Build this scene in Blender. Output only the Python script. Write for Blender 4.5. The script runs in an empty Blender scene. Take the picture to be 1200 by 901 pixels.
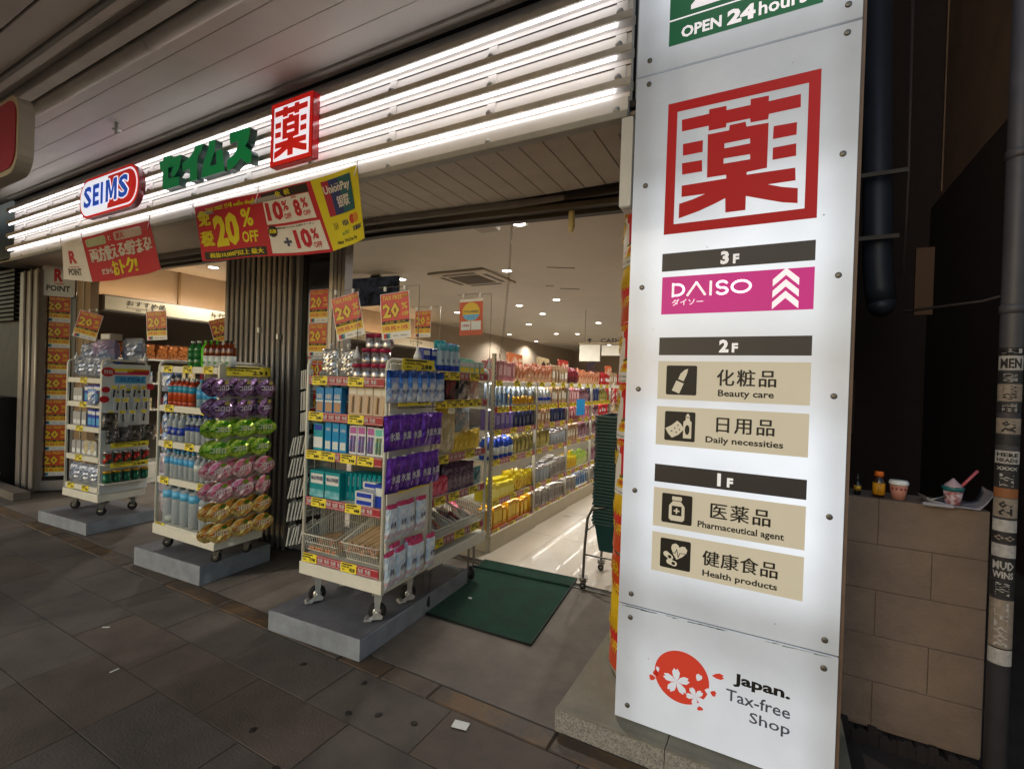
import bpy, math, random
from mathutils import Matrix, Vector
from mathutils.geometry import tessellate_polygon
random.seed(11)
S = bpy.context.scene
COL = S.collection
PI = math.pi
R = math.radians
# ------------------------------------------------------------------ camera
cam = bpy.data.cameras.new('camera'); cam.sensor_width = 36; cam.lens = 566.2/1200*36
cam.clip_start = .02; cam.clip_end = 500
co = bpy.data.objects.new('camera', cam); COL.objects.link(co); S.camera = co
def cam_matrix(y, p, r):
    f = Vector((-math.sin(y)*math.cos(p), math.cos(y)*math.cos(p), math.sin(p)))
    r0 = Vector((math.cos(y), math.sin(y), 0)); u0 = r0.cross(f)
    rr = r0*math.cos(r)+u0*math.sin(r); u = -r0*math.sin(r)+u0*math.cos(r)
    return Matrix(((rr.x, u.x, -f.x, 0), (rr.y, u.y, -f.y, 0), (rr.z, u.z, -f.z, 1.5), (0, 0, 0, 1)))
co.matrix_world = cam_matrix(R(28.511), R(-.331), R(1.926))
# ------------------------------------------------------------------ sky, sun, exposure (dusk)
W = bpy.data.worlds.new('World'); S.world = W; W.use_nodes = True
nt = W.node_tree; bg = nt.nodes['Background']; sk = nt.nodes.new('ShaderNodeTexSky'); sk.sky_type = 'NISHITA'
sk.sun_disc = False; sk.sun_elevation = R(22); sk.sun_rotation = R(200); sk.air_density = 1.4; sk.dust_density = 1.2
nt.links.new(sk.outputs[0], bg.inputs[0]); bg.inputs[1].default_value = .15; S.view_settings.exposure = .15
sun = bpy.data.lights.new('sun', 'SUN'); sun.energy = .22; sun.angle = R(20); sun.color = (.96, .98, 1)
so = bpy.data.objects.new('sun', sun); COL.objects.link(so); so.rotation_euler = (R(68), 0, R(-20))
S.view_settings.view_transform = 'Standard'; S.view_settings.look = 'None'; S.view_settings.exposure = 0; S.view_settings.gamma = 1
S.cycles.use_denoising = True
S.cycles.max_bounces = 7; S.cycles.diffuse_bounces = 4; S.cycles.glossy_bounces = 3; S.cycles.transmission_bounces = 5
S.cycles.sample_clamp_indirect = 4; S.cycles.caustics_reflective = False; S.cycles.caustics_refractive = False
# ------------------------------------------------------------------ materials
def srgb(h):
    v = [int(h[i:i+2], 16)/255 for i in (0, 2, 4)]
    return tuple(c/12.92 if c <= .04045 else ((c+.055)/1.055)**2.4 for c in v)
MATS = {}
def mat(name, col, rough=.5, metal=0, var=.0, vs=6, bump=0, bs=40, emit=0, trans=0, ior=1.45, col2=None, thr=None, coat=0, ecol=None, wpos=False, stretch=None):
    if name in MATS: return MATS[name]
    if isinstance(col, str): col = srgb(col)
    if isinstance(col2, str): col2 = srgb(col2)
    m = bpy.data.materials.new(name); m.use_nodes = True; n = m.node_tree.nodes; l = m.node_tree.links
    b = n['Principled BSDF']; b.inputs['Base Color'].default_value = (*col, 1)
    b.inputs['Roughness'].default_value = rough; b.inputs['Metallic'].default_value = metal
    b.inputs['Transmission Weight'].default_value = trans; b.inputs['IOR'].default_value = ior
    b.inputs['Coat Weight'].default_value = coat
    if emit:
        b.inputs['Emission Color'].default_value = (*(ecol or col), 1); b.inputs['Emission Strength'].default_value = emit
    tc = n.new('ShaderNodeTexCoord'); src = tc.outputs['Object']
    if wpos: src = n.new('ShaderNodeNewGeometry').outputs['Position'] if False else n.new('ShaderNodeNewGeometry').outputs[0]
    if stretch:
        mp = n.new('ShaderNodeMapping'); mp.inputs['Scale'].default_value = stretch; l.new(src, mp.inputs[0]); src = mp.outputs[0]
    if var or col2:
        t = n.new('ShaderNodeTexNoise'); t.inputs['Scale'].default_value = vs; t.inputs['Detail'].default_value = 6; t.inputs['Roughness'].default_value = .65
        l.new(src, t.inputs['Vector']); r = n.new('ShaderNodeValToRGB'); l.new(t.outputs[0], r.inputs[0])
        a, c = thr or (.3, .7); r.color_ramp.elements[0].position = a; r.color_ramp.elements[1].position = c
        r.color_ramp.elements[0].color = (*(col2 or tuple(k*(1-var) for k in col)), 1)
        r.color_ramp.elements[1].color = (*(col if col2 else tuple(min(1, k*(1+var)) for k in col)), 1)
        l.new(r.outputs[0], b.inputs['Base Color'])
        if emit and not ecol: l.new(r.outputs[0], b.inputs['Emission Color'])
        mr = n.new('ShaderNodeMapRange'); l.new(t.outputs[0], mr.inputs[0]); mr.inputs[3].default_value = max(0, rough-.08); mr.inputs[4].default_value = min(1, rough+.08)
        l.new(mr.outputs[0], b.inputs['Roughness'])
    if bump:
        t2 = n.new('ShaderNodeTexNoise'); t2.inputs['Scale'].default_value = bs; t2.inputs['Detail'].default_value = 4
        l.new(src, t2.inputs['Vector']); bp = n.new('ShaderNodeBump'); bp.inputs['Strength'].default_value = bump; bp.inputs['Distance'].default_value = .01
        l.new(t2.outputs[0], bp.inputs['Height']); l.new(bp.outputs[0], b.inputs['Normal'])
    MATS[name] = m
    return m
white = mat('white_paint', 'd8d6cc', .45, var=.06, vs=9)
cream = mat('cream_enamel', 'dcdacc', .4, var=.07, vs=8)
gloss_white = mat('white_plastic', 'dcdcda', .3, var=.04)
black = mat('black_print', '151515', .5, var=.1)
dark = mat('dark_metal', '2a2622', .5, var=.2)
yellow = mat('yellow_card', 'f0dc3c', .5, var=.05)
red = mat('red_print', 'c8202c', .45, var=.06)
red_d = mat('red_rail', 'a8303a', .45, var=.08)
orange = mat('orange_print', 'd8571c', .45, var=.08)
chrome = mat('zinc_metal', 'c8c8c4', .3, .55, var=.15, vs=30)
steel = mat('dull_steel', '8c8a84', .35, 1, var=.15, vs=20)
rubber = mat('black_rubber', '181818', .7, var=.2)
blue = mat('blue_print', '1c4fa8', .4, var=.05)
navy = mat('navy_print', '23305c', .45, var=.08)
green_p = mat('green_print', '1c8a4c', .45)
teal = mat('teal_print', '1f8f96', .4, var=.06)
pale = mat('pale_print', 'dfe4e6', .4, var=.04)
pinkp = mat('pink_print', 'd84a78', .4, var=.06)
wood = mat('pale_wood', 'cfae82', .6, var=.15, vs=30, stretch=(1, 8, 1))
brassy = mat('gold_print', 'c89a30', .35, .4, var=.1)

# ------------------------------------------------------------------ mesh builder
TXT = {}
def text_geo(s, bold, res=2, space=1):
    k = (s, bold, res, space)
    if k in TXT: return TXT[k]
    c = bpy.data.curves.new('t', 'FONT'); c.body = s; c.resolution_u = res; c.offset = bold; c.space_character = space
    o = bpy.data.objects.new('t', c); COL.objects.link(o); bpy.context.view_layer.update()
    m = bpy.data.meshes.new_from_object(o.evaluated_get(bpy.context.evaluated_depsgraph_get()))
    v = [(p.co.x, p.co.y) for p in m.vertices]; f = [tuple(p.vertices) for p in m.polygons]
    bpy.data.objects.remove(o); bpy.data.curves.remove(c); bpy.data.meshes.remove(m)
    x0 = min(p[0] for p in v); x1 = max(p[0] for p in v); y0 = min(p[1] for p in v); y1 = max(p[1] for p in v)
    v = [((a-x0)/(x1-x0), (b-y0)/(y1-y0)) for a, b in v]
    TXT[k] = (v, f, (x1-x0)/(y1-y0)); return TXT[k]
class M:
    def __init__(s): s.v = []; s.f = []; s.mi = []; s.ms = []; s.sm = []; s.T = Matrix()
    def m(s, mt):
        if mt not in s.ms: s.ms.append(mt)
        return s.ms.index(mt)
    def add(s, vs, fs, mt, smooth=False):
        o = len(s.v); T = s.T
        for p in vs: s.v.append(tuple(T @ Vector(p)))
        i = s.m(mt)
        for f in fs: s.f.append(tuple(o+k for k in f)); s.mi.append(i); s.sm.append(smooth)
        return s
    def box(s, x0, x1, y0, y1, z0, z1, mt, bev=0):
        if bev:
            b = bev; vs = []
            for z, k in ((z0, 1), (z0+b, 0), (z1-b, 0), (z1, 1)):
                q = b*k; vs += [(x0+q, y0+q, z), (x1-q, y0+q, z), (x1-q, y1-q, z), (x0+q, y1-q, z)]
            fs = [(3, 2, 1, 0), (12, 13, 14, 15)]
            for L in range(3):
                for k in range(4): a = L*4+k; c = L*4+(k+1) % 4; fs.append((a, c, c+4, a+4))
            return s.add(vs, fs, mt)
        vs = [(x0, y0, z0), (x1, y0, z0), (x1, y1, z0), (x0, y1, z0), (x0, y0, z1), (x1, y0, z1), (x1, y1, z1), (x0, y1, z1)]
        return s.add(vs, [(3, 2, 1, 0), (4, 5, 6, 7), (0, 1, 5, 4), (1, 2, 6, 5), (2, 3, 7, 6), (3, 0, 4, 7)], mt)
    def rect(s, x0, x1, z0, z1, y, mt, nx=1, nz=1):
        vs = [(x0+(x1-x0)*i/nx, y, z0+(z1-z0)*j/nz) for j in range(nz+1) for i in range(nx+1)]
        fs = [(j*(nx+1)+i, j*(nx+1)+i+1, (j+1)*(nx+1)+i+1, (j+1)*(nx+1)+i) for j in range(nz) for i in range(nx)]
        return s.add(vs, fs, mt)
    def text(s, t, x, z, h, mt, y=-.001, w=None, bold=.01, al='c', res=2, slant=0, space=1):
        cjk = any(ord(c) > 255 for c in t); fat = bold if cjk else 0
        v, f, a = text_geo(t, 0 if cjk else bold, res, space); w = w or h*a
        x0 = x-w/2 if al == 'c' else (x if al == 'l' else x-w)
        for dx, dz, dy in (((fat, 0, .0003), (-fat, 0, .0006), (0, fat*.7, .0009)) if fat > .008 else ()):
            s.add([(x0+p*w+dx*h*.9, y-dy, z+q*h+dz*h*.9) for p, q in v], f, mt)
        return s.add([(x0+p*w+slant*q*h, y, z+q*h) for p, q in v], f, mt)
    def lathe(s, pr, mt, n=12, c=(0, 0, 0), smooth=True, sx=1, sy=1):
        vs = []; fs = []
        for r, z in pr:
            for k in range(n):
                a = 2*PI*k/n; vs.append((c[0]+r*math.cos(a)*sx, c[1]+r*math.sin(a)*sy, c[2]+z))
        for i in range(len(pr)-1):
            for k in range(n):
                a = i*n+k; b = i*n+(k+1) % n; fs.append((a, b, b+n, a+n))
        fs.append(tuple(range(n-1, -1, -1))); fs.append(tuple((len(pr)-1)*n+k for k in range(n)))
        return s.add(vs, fs, mt, smooth)
    def tube(s, pts, r, mt, n=8, smooth=True):
        P = [Vector(p) for p in pts]; vs = []; fs = []; up = None
        for i, p in enumerate(P):
            d = (P[min(i+1, len(P)-1)]-P[max(i-1, 0)]).normalized()
            if up is None: up = d.orthogonal().normalized()
            u = (up-d*up.dot(d)).normalized(); up = u; w = d.cross(u)
            for k in range(n):
                a = 2*PI*k/n+PI/n; vs.append(tuple(p+(u*math.cos(a)+w*math.sin(a))*r))
        for i in range(len(P)-1):
            for k in range(n): a = i*n+k; b = i*n+(k+1) % n; fs.append((a, b, b+n, a+n))
        fs.append(tuple(range(n-1, -1, -1))); fs.append(tuple((len(P)-1)*n+k for k in range(n)))
        return s.add(vs, fs, mt, smooth and n > 4)
    def prism(s, pts, y0, y1, mt, side=None, holes=()):
        # pts in (x, z), front at y0 (towards -Y), back at y1
        loops = [pts]+list(holes); flat = [p for L in loops for p in L]
        tr = tessellate_polygon([[Vector((p[0], p[1], 0)) for p in L] for L in loops])
        fr = []
        for a, b, c in tr:
            A, B, C = flat[a], flat[b], flat[c]
            cr = (B[0]-A[0])*(C[1]-A[1])-(B[1]-A[1])*(C[0]-A[0])
            fr.append((a, b, c) if cr > 0 else (a, c, b))
        s.add([(p[0], y0, p[1]) for p in flat], fr, mt)
        if y1 is None: return s
        n = len(flat); o = 0; sf = []
        for L in loops:
            k = len(L)
            for i in range(k): a = o+i; b = o+(i+1) % k; sf.append((a, b, b+n, a+n))
            o += k
        s.add([(p[0], y0, p[1]) for p in flat]+[(p[0], y1, p[1]) for p in flat], sf+[tuple(n+i for i in reversed(t)) for t in fr], side or mt)
        return s
    def warp(s, fn): s.v = [fn(*p) for p in s.v]; return s
    def mesh(s, name='mesh'):
        me = bpy.data.meshes.new(name); me.from_pydata(s.v, [], s.f)
        for q in s.ms: me.materials.append(q)
        me.polygons.foreach_set('material_index', s.mi); me.polygons.foreach_set('use_smooth', s.sm); me.update()
        return me
    def obj(s, name, parent=None, loc=None, rz=0, rot=None): return put(name, s.mesh(name), parent, loc, rz, rot)
def put(name, me, parent=None, loc=None, rz=0, rot=None, sc=None):
    o = bpy.data.objects.new(name, me); COL.objects.link(o)
    if parent: o.parent = parent
    if loc: o.location = loc
    o.rotation_euler = rot or (0, 0, rz)
    if sc: o.scale = sc if isinstance(sc, tuple) else (sc, sc, sc)
    return o
def tag(o, label, cat=None, group=None, kind=None):
    if label: o['label'] = label
    if cat: o['category'] = cat
    if group: o['group'] = group
    if kind: o['kind'] = kind
    return o
def thing(name, label, cat, loc=(0, 0, 0), rz=0, group=None, rot=None):
    o = put(name, None, None, loc, rz, rot); return tag(o, label, cat, group)
def struct(o): o['kind'] = 'structure'; return o
def mv(x, y, z=0, rz=0): return Matrix.Translation((x, y, z)) @ Matrix.Rotation(rz, 4, 'Z')
ORD = ['leftmost', 'second', 'third', 'fourth', 'fifth', 'sixth', 'seventh', 'eighth', 'ninth', 'tenth', 'eleventh', 'twelfth']
def tpl(name, cat, parts): return (name, cat, [(n, m.mesh(n)) for n, m in parts])
def place(t, F, loc, label, group=None, rz=0, sc=1, tilt=None):
    """one individual of a product: an Empty with its parts, or one mesh"""
    name, cat, parts = t
    rot = (F @ Matrix.Rotation(rz, 4, 'Z') @ (tilt or Matrix())).to_euler(); p = F @ Vector(loc)
    if len(parts) == 1: o = put(name, parts[0][1], None, p, 0, rot, sc)
    else:
        o = put(name, None, None, p, 0, rot, sc)
        for n, me in parts: put(n, me, o)
    tag(o, label, cat, group); return o
def row(t, F, x0, n, dx, y, z, desc, group, rows=1, dy=.07, jit=.004, ang=.06, sc=1, hang=False, svar=.02):
    """n products side by side (and rows deep) on a shelf; x to the right seen from the front"""
    for r in range(rows):
        for i in range(n):
            o = ORD[i] if i < len(ORD) else 'next'
            if rows == 1 and 1 < n <= 12: lab = f"{desc}, {o} of its row" if i else f"{desc}, leftmost of its row"
            elif rows > 1 and n <= 12 and r == 0: lab = f"{desc}, front row, {o} from left"
            else: lab = desc if r == 0 else desc+', behind the front row'
            if len(lab.split()) > 16: lab = lab.replace('behind the front row on the', 'in the back row,')
            if len(lab.split()) > 16: lab = lab.replace(' of its row', '').replace(' along the aisle', '')
            place(t, F, (x0+i*dx+random.uniform(-jit, jit), y+r*dy+random.uniform(-jit, jit), z), lab, group if (n > 1 or rows > 1) else None,
                  rz=random.uniform(-ang, ang), sc=sc*random.uniform(1-svar, 1+svar), tilt=Matrix.Rotation(random.uniform(-.09, .09), 4, 'Y') if hang else None)
# ================================================================== GROUND
paver_m = mat('paver_stone', '564e47', .78, var=.38, vs=2.3, wpos=True, bump=.35, bs=90)
paver_m2 = mat('paver_stone_brown', '564b42', .78, var=.38, vs=2.6, wpos=True, bump=.35, bs=90)
mortar = mat('joint_dirt', '3c3732', .9, var=.3, vs=30)
apron_m = mat('apron_concrete', '645c53', .72, var=.4, vs=2.1, wpos=True, bump=.2, bs=60)
kerb_m = mat('brown_kerb_stone', '6e5230', .6, var=.35, vs=5, bump=.25, bs=50, col2='453a30', thr=(.42, .68), wpos=True)
kerb_m2 = mat('dark_kerb_stone', '52473c', .6, var=.35, vs=6, bump=.3, bs=50)
g = M(); g.add([(-60, -60, -.006), (60, -60, -.006), (60, 60, -.006), (-60, 60, -.006)], [(0, 1, 2, 3)], mortar)
struct(g.obj('ground'))
pv = struct(put('pavement', None))
slabs = [(M().box(.0015, .6085, .0015, .3018, -.02, 0, mm, .002)).mesh('slab') for mm in (paver_m, paver_m2)]
ys = [1.8185-.303*k for k in range(6, 0, -1)]
for j, y in enumerate(ys):
    off = {0: .1, 1: .31, 2: -.02, 3: -.02, 4: .28, 5: 0}[j]
    for i in range(-15, 6):
        x = -1.24+off*1.0+i*.61
        put('paving_stone', slabs[random.random() < .4], pv, (x, y, random.uniform(-.0018, .001)), 0, (random.uniform(-.003, .003), random.uniform(-.002, .002), 0))
o = M().box(-60, 60, -60, -.01, -.02, -.002, paver_m).obj('road'); struct(o)
for xx in (( -60, -10.39), (2.3, 60)):
    struct(M().box(xx[0], xx[1], -.006, 1.816, -.02, -.001, paver_m2).obj('outer_pavement'))
kb = struct(put('kerb', None))
x = -10
while x < 2.2:
    L = random.choice((.3, .42, .55, .62)); mm = kerb_m if random.random() < .6 else kerb_m2
    M().box(x+.004, x+L-.004, 1.822, 1.938, -.02, random.uniform(.001, .004), mm, .006).obj('kerb_stone', kb); x += L
ap = M(); 
for x0, x1 in ((-9.5, -6.1), (-6.09, -3.3), (-3.29, -.2), (-.19, 3)): ap.box(x0, x1, 1.945, 3.36, -.02, 0, apron_m, .003)
struct(ap.obj('shop_apron'))
# doorway track and shop floor
floor_m = mat('vinyl_floor', 'b8ae9e', .3, var=.12, vs=1.8, coat=.15, wpos=True)
struct(M().box(-9, 1, 3.376, 3.434, -.03, -.002, dark).box(-9, 1, 3.366, 3.374, -.02, .006, steel).box(-9, 1, 3.436, 3.444, -.02, .006, steel).obj('door_track'))
fl = struct(put('shop_floor', None))
tiles = [M().box(.001, .909, .001, .909, -.02, .002, floor_m).mesh('tile')]
for i in range(9):
    for j in range(12):
        put('floor_tile', tiles[0], fl, (-8.2+i*.91, 3.45+j*.91, 0))
struct(M().box(-8.2, 1, 14.37, 20, -.02, .002, floor_m).obj('far_shop_floor'))
mm = mat('litter_paper', 'd4d6cf', .8)
tag(M().box(-.035, .035, -.022, .022, 0, .003, mm).obj('paper_scrap', None, (-1.147, 1.75, .006), .2), 'small white paper scrap lying on the kerb stones', 'litter')
for i, (x, y, s) in enumerate(((-3.35, 1.35, .012), (-2.83, 1.18, .012))):
    tag(M().box(-s*1.6, s*1.6, -s*.4, s*.4, 0, .002, mm).obj('cigarette_end', None, (x, y, .003), .6+i), ['tiny white cigarette end lying far left on the paving', 'tiny white cigarette end lying on the paving nearer the camera'][i], 'litter')
gum = mat('old_gum', '231f1a', .8)
for i, (x, y) in enumerate([(-1.62, 1.56), (-1.5, 1.62), (-1.88, 1.28), (-1.33, 1.66), (-2.1, 1.7), (-1.72, 1.75), (-1.62, 1.2)]):
    k = M(); k.lathe([(.001, 0), (.014, .001), (.011, .003), (.002, .003)], gum, 9, sx=1.3)
    tag(k.obj('gum_spot', None, (x, y, .001), i), 'small black spot of old gum on the paving, '+('nearest the paper scrap', 'second from the kerb by the platform', 'midway between platform and lower edge', 'beside the kerb right of the platform', 'close to the platform corner', 'touching the kerb edge', 'lowest in view')[i], 'gum spot', 'gum spots on the paving')
# ================================================================== ARCADE CANOPY
can_m = mat('canopy_panel', 'd4ccc2', .42, var=.10, vs=.9, wpos=True, bump=.03, bs=20, coat=.05)
can_l = mat('canopy_trim', 'd0cabf', .4, var=.12, vs=4)
cp = thing('arcade_canopy', 'grey metal panel canopy running over the pavement above the shopfront', 'canopy')
X0, X1 = -13, -.57
edges = [2.0, 1.84, 1.68, 1.52, 1.42]
for a, b in zip(edges[1:], edges): M().box(X0, X1, a+.0012, b-.0012, 3.35, 3.37, can_m, .0015).obj('ceiling_board', cp)
M().box(X0, X1, 2.003, 2.035, 3.335, 3.37, can_l, .003).box(X0, X1, 2.04, 2.075, 3.345, 3.39, can_l, .004).obj('edge_trim', cp)
M().tube([(X0, 1.375, 3.315), (X1, 1.375, 3.315)], .042, can_l, 16).obj('pipe', cp)
for xx in (-4.7, -3.1, -1.4): M().tube([(xx, 1.375, 3.315), (xx+.03, 1.375, 3.315)], .046, can_l, 16).obj('pipe_clip', cp)
M().box(X0, X1, 1.32, 1.335, 3.33, 3.37, dark).box(X0, X1, 1.25, 1.315, 3.30, 3.37, can_l, .004).obj('light_rail', cp)
M().box(X0, X1, 1.205, 1.245, 3.36, 3.38, can_m).obj('ceiling_board', cp)
M().box(X0, X1, 1.14, 1.2, 3.325, 3.375, can_m, .012).obj('roll_edge', cp)
for a, b in ((.985, 1.135), (.83, .98), (.5, .825), (.0, .495), (-.5, -.005), (-1.2, -.505)):
    M().box(X0, X1, a+.003, b-.003, 3.35, 3.37, can_m, .002).obj('ceiling_board', cp)
M().box(X0, X1, -1.2, 2.07, 3.39, 3.45, dark).obj('roof_deck', cp)
M().box(X0, X1, -1.25, -1.2, 3.2, 3.45, can_l).obj('outer_fascia', cp)
for xx in (-12.5, -8.9): M().tube([(xx, -.9, 0), (xx, -.9, 3.36)], .09, can_l, 16).obj('post', cp)
sp = M(); sp.lathe([(.006, 0), (.014, -.002), (.016, -.03), (.01, -.04), (.012, -.05), (.03, -.052), (.03, -.056), (.01, -.06), (.01, -.075), (.018, -.08), (.004, -.085)], chrome, 12)
tag(sp.obj('sprinkler_head', None, (-4.42, 1.76, 3.35)), 'small metal sprinkler head hanging from the canopy over the capsule sign', 'sprinkler')
# red rounded sign, top left
def rrect(x0, x1, z0, z1, r, n=6):
    p = []
    for cx, cz, a0 in ((x1-r, z0+r, -90), (x1-r, z1-r, 0), (x0+r, z1-r, 90), (x0+r, z0+r, 180)):
        for k in range(n+1): a = R(a0+90*k/n); p.append((cx+r*math.cos(a), cz+r*math.sin(a)))
    return p
t = thing('hanging_sign', 'crimson rounded hanging sign with pale rim at the top left edge', 'sign', (-4.30, 1.08, 2.63))
M().prism(rrect(-.4, .4, 0, .46, .13), 0, .07, mat('sign_rim', 'b8b0a4', .4, var=.1)).obj('rim', t)
M().prism(rrect(-.37, .37, .03, .43, .11), -.006, .0, mat('crimson_face', 'a0143a', .35, var=.06)).obj('face', t)
for xx in (-.3,): M().tube([(xx, .035, .46), (xx, .035, .8)], .008, steel, 8).obj('hanger', t)
# ================================================================== FASCIA
fas_w = mat('fascia_white', 'e6e2de', .45, var=.05, vs=4)
fas_g = mat('fascia_unlit_front', 'c4beb6', .5, var=.15, vs=10)  # rib fronts: unlit side of the white fascia put into a greyer colour
fa = thing('light_fascia', 'white shop fascia with four long horizontal lit tubes on ribs', 'fascia')
FX0, FX1 = -7.62, -.6
M().box(FX0, FX1, 2.10, 2.14, 2.70, 3.345, fas_w).obj('back_panel', fa)
M().box(FX0, FX1, 2.087, 2.11, 3.346, 3.40, mat('gap_shade', '1c1512', .8)).obj('gap_shade_strip', fa)  # dark strip stands in for the shade in the gap under the canopy
zb = [2.795, 2.939, 3.083, 3.227]
tube_m = mat('tube_light', (1, .95, .9), .3, emit=5.5, ecol=(.98, .96, 1))
for z in zb:
    M().box(FX0-.06, FX1+.015, 2.048, 2.10, z, z+.034, fas_g, .002).box(FX0-.06, FX1+.015, 2.052, 2.10, z-.003, z-.0005, fas_w).obj('light_bar', fa)
    x = FX0
    while x < FX1-.06:
        x1 = min(x+2.32, FX1-.06); tb = M(); tb.tube([(x+.006, 2.056, z-.012), (x1-.006, 2.056, z-.012)], .0065, tube_m, 8); tb.obj('lamp_tube', fa); x = x1
    M().box(FX0, FX1, 2.096, 2.101, z-.030, z-.026, dark).obj('seam', fa)
    x = FX0+.3
    while x < FX1:
        k = M(); k.box(x, x+.05, 2.092, 2.1, z-.098, z-.03, fas_w, .002); k.obj('bracket', fa)
        k = M(); k.lathe([(.008, 0), (.016, .004), (.016, .02), (.006, .024)], steel, 10); k.warp(lambda a, b, c: (a+x+.02, 2.092-c, b+z-.088)); k.obj('bolt', fa); x += .665
M().box(FX0, FX1, 2.072, 2.12, 2.70, 2.762, fas_w, .003).box(FX0, FX1, 2.066, 2.12, 2.665, 2.698, mat('fascia_lip', 'a29f98', .5, var=.15), .003).obj('lower_beam', fa)
M().box(FX1-.02, FX1+.03, 2.06, 2.16, 2.27, 2.662, gloss_white, .006).obj('side_post', fa)
M().tube([(FX1+.045, 2.09, 2.2), (FX1+.045, 2.09, 2.65)], .012, gloss_white, 10).obj('downpipe', fa)
# soffit boards run into the shop
sof = struct(put('soffit', None))
sof_m = mat('soffit_board', 'b6aa9d', .5, var=.1, vs=5)
bm_ = M().box(.002, .131, 2.12, 2.80, 2.70, 2.715, sof_m, .002).mesh('board')
x = -8.4
while x < -.62: put('soffit_board', bm_, sof, (x, 0, 0)); x += .1335
struct(M().box(-9, -.2, 2.1, 2.95, 2.722, 2.75, dark).obj('soffit_backing'))
rl = thing('shutter_rail', 'dark grey shutter rail running under the soffit across the openings', 'rail')
for (xa, ya, xb, yb) in ((-8.3, 2.60, -4.65, 2.70), (-4.64, 2.70, -2.7, 2.705), (-2.69, 2.705, -.6, 2.91)):
    q = M(); a = math.atan2(yb-ya, xb-xa); L = math.hypot(xb-xa, yb-ya)
    q.box(0, L, -.01, .03, 2.66, 2.70, mat('rail_grey', '9a9388', .45, .1, var=.1), .003).box(0, L, .03, .10, 2.625, 2.67, mat('rail_mid', '5c554d', .5, .2), .003).box(0, L, .10, .16, 2.60, 2.66, mat('rail_black', '17120f', .5)).obj('rail_section', rl, (xa, ya, 0), a)
struct(M().box(-12, -.1, 2.84, 2.95, 2.66, 3.6, mat('beam_dark', '4a423a', .7, var=.1)).obj('lintel'))

# --- signs on the fascia
KY = dict(
 bar=[(.105,.86),(.298,.862),(.298,.894),(.416,.892),(.416,.86),(.574,.86),(.573,.901),(.689,.898),(.689,.858),(.883,.86),(.885,.77),(.693,.768),(.689,.732),(.578,.734),(.574,.764),(.418,.764),(.418,.736),(.298,.736),(.298,.773),(.109,.771)],
 body=[(.294,.709),(.439,.709),(.441,.745),(.546,.747),(.552,.711),(.693,.707),(.693,.391),(.565,.384),(.565,.365),(.866,.361),(.87,.273),(.702,.273),(.791,.241),(.885,.218),(.887,.115),(.795,.134),(.691,.169),(.565,.213),(.565,.113),(.433,.113),(.429,.218),(.363,.19),(.25,.149),(.107,.113),(.107,.224),(.202,.243),(.29,.271),(.122,.273),(.121,.359),(.431,.361),(.429,.388),(.299,.389)],
 h1=[(.411,.619),(.578,.621),(.58,.585),(.411,.583)], h2=[(.409,.510),(.582,.508),(.584,.472),(.409,.472)],
 l1=[(.119,.674),(.262,.674),(.262,.587),(.122,.585)], l2=[(.117,.529),(.26,.527),(.264,.442),(.121,.442)],
 r1=[(.725,.675),(.866,.672),(.866,.587),(.723,.585)], r2=[(.725,.525),(.866,.527),(.868,.442),(.725,.44)])
def kusuri(q, x0, x1, z0, z1, y, mt, d=None):
    sc = lambda L: [(x0+a*(x1-x0), z0+b*(z1-z0)) for a, b in L]
    q.prism(sc(KY['bar']), y, d, mt); q.prism(sc(KY['body']), y, d, mt, holes=(sc(KY['h1']), sc(KY['h2'])))
    for k in ('l1', 'l2', 'r1', 'r2'): q.prism(sc(KY[k]), y, d, mt)
    return q
red_lit = mat('red_lit_letter', 'c41a12', .4, var=.08, vs=2, emit=.55)
white_lit = mat('white_lit_face', 'e0e2e6', .4, emit=.75, ecol=(.9, .93, 1))
red_side = mat('red_acrylic_side', 'b02028', .2, coat=.4)
t = thing('box_sign', 'square red box sign with white ground and bold character on the fascia', 'sign', (0, 0, 0))
M().box(-2.933, -2.533, 2.0, 2.047, 2.836, 3.242, red_side, .003).obj('casing', t)
M().rect(-2.933+.03, -2.533-.03, 2.866, 3.212, 1.9985, white_lit).obj('face', t)
M().prism([(-2.931, 2.838), (-2.535, 2.838), (-2.535, 3.24), (-2.931, 3.24)], 1.9965, None, red_lit, holes=([(-2.903, 2.867), (-2.563, 2.867), (-2.563, 3.211), (-2.903, 3.211)],)).obj('border', t)
kusuri(M(), -2.933, -2.533, 2.836, 3.242, 1.995, red_lit).obj('character', t)
t = thing('capsule_sign', 'lit capsule shaped sign reading SEIMS, half white and half red', 'sign')
cx0, cx1, cz0, cz1 = -5.70, -4.62, 2.85, 3.205
M().prism(rrect(cx0, cx1, cz0, cz1, .17, 10), 2.0, 2.047, red_lit, mat('capsule_side', '6e1c20', .3)).obj('casing', t)
M().prism(rrect(cx0+.022, cx1-.022, cz0+.022, cz1-.022, .15, 10), 1.998, None, white_lit).obj('face', t)
xm = -5.15
rp = [p for p in rrect(xm-.3, cx1-.037, cz0+.037, cz1-.037, .138, 10) if p[0] > xm]+[(xm, cz1-.037), (xm, cz0+.037)]
rp = [(xm, cz0+.037)]+[p for p in rrect(xm-.3, cx1-.037, cz0+.037, cz1-.037, .138, 10) if p[0] > xm]+[(xm, cz1-.037)]
rp = [p for i, p in enumerate(rp) if i == 0 or p != rp[i-1]]
M().prism(rp, 1.9965, None, red_lit).obj('red_half', t)
blue_lit = mat('blue_lit_letter', '1450c0', .4, emit=.5)
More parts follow.
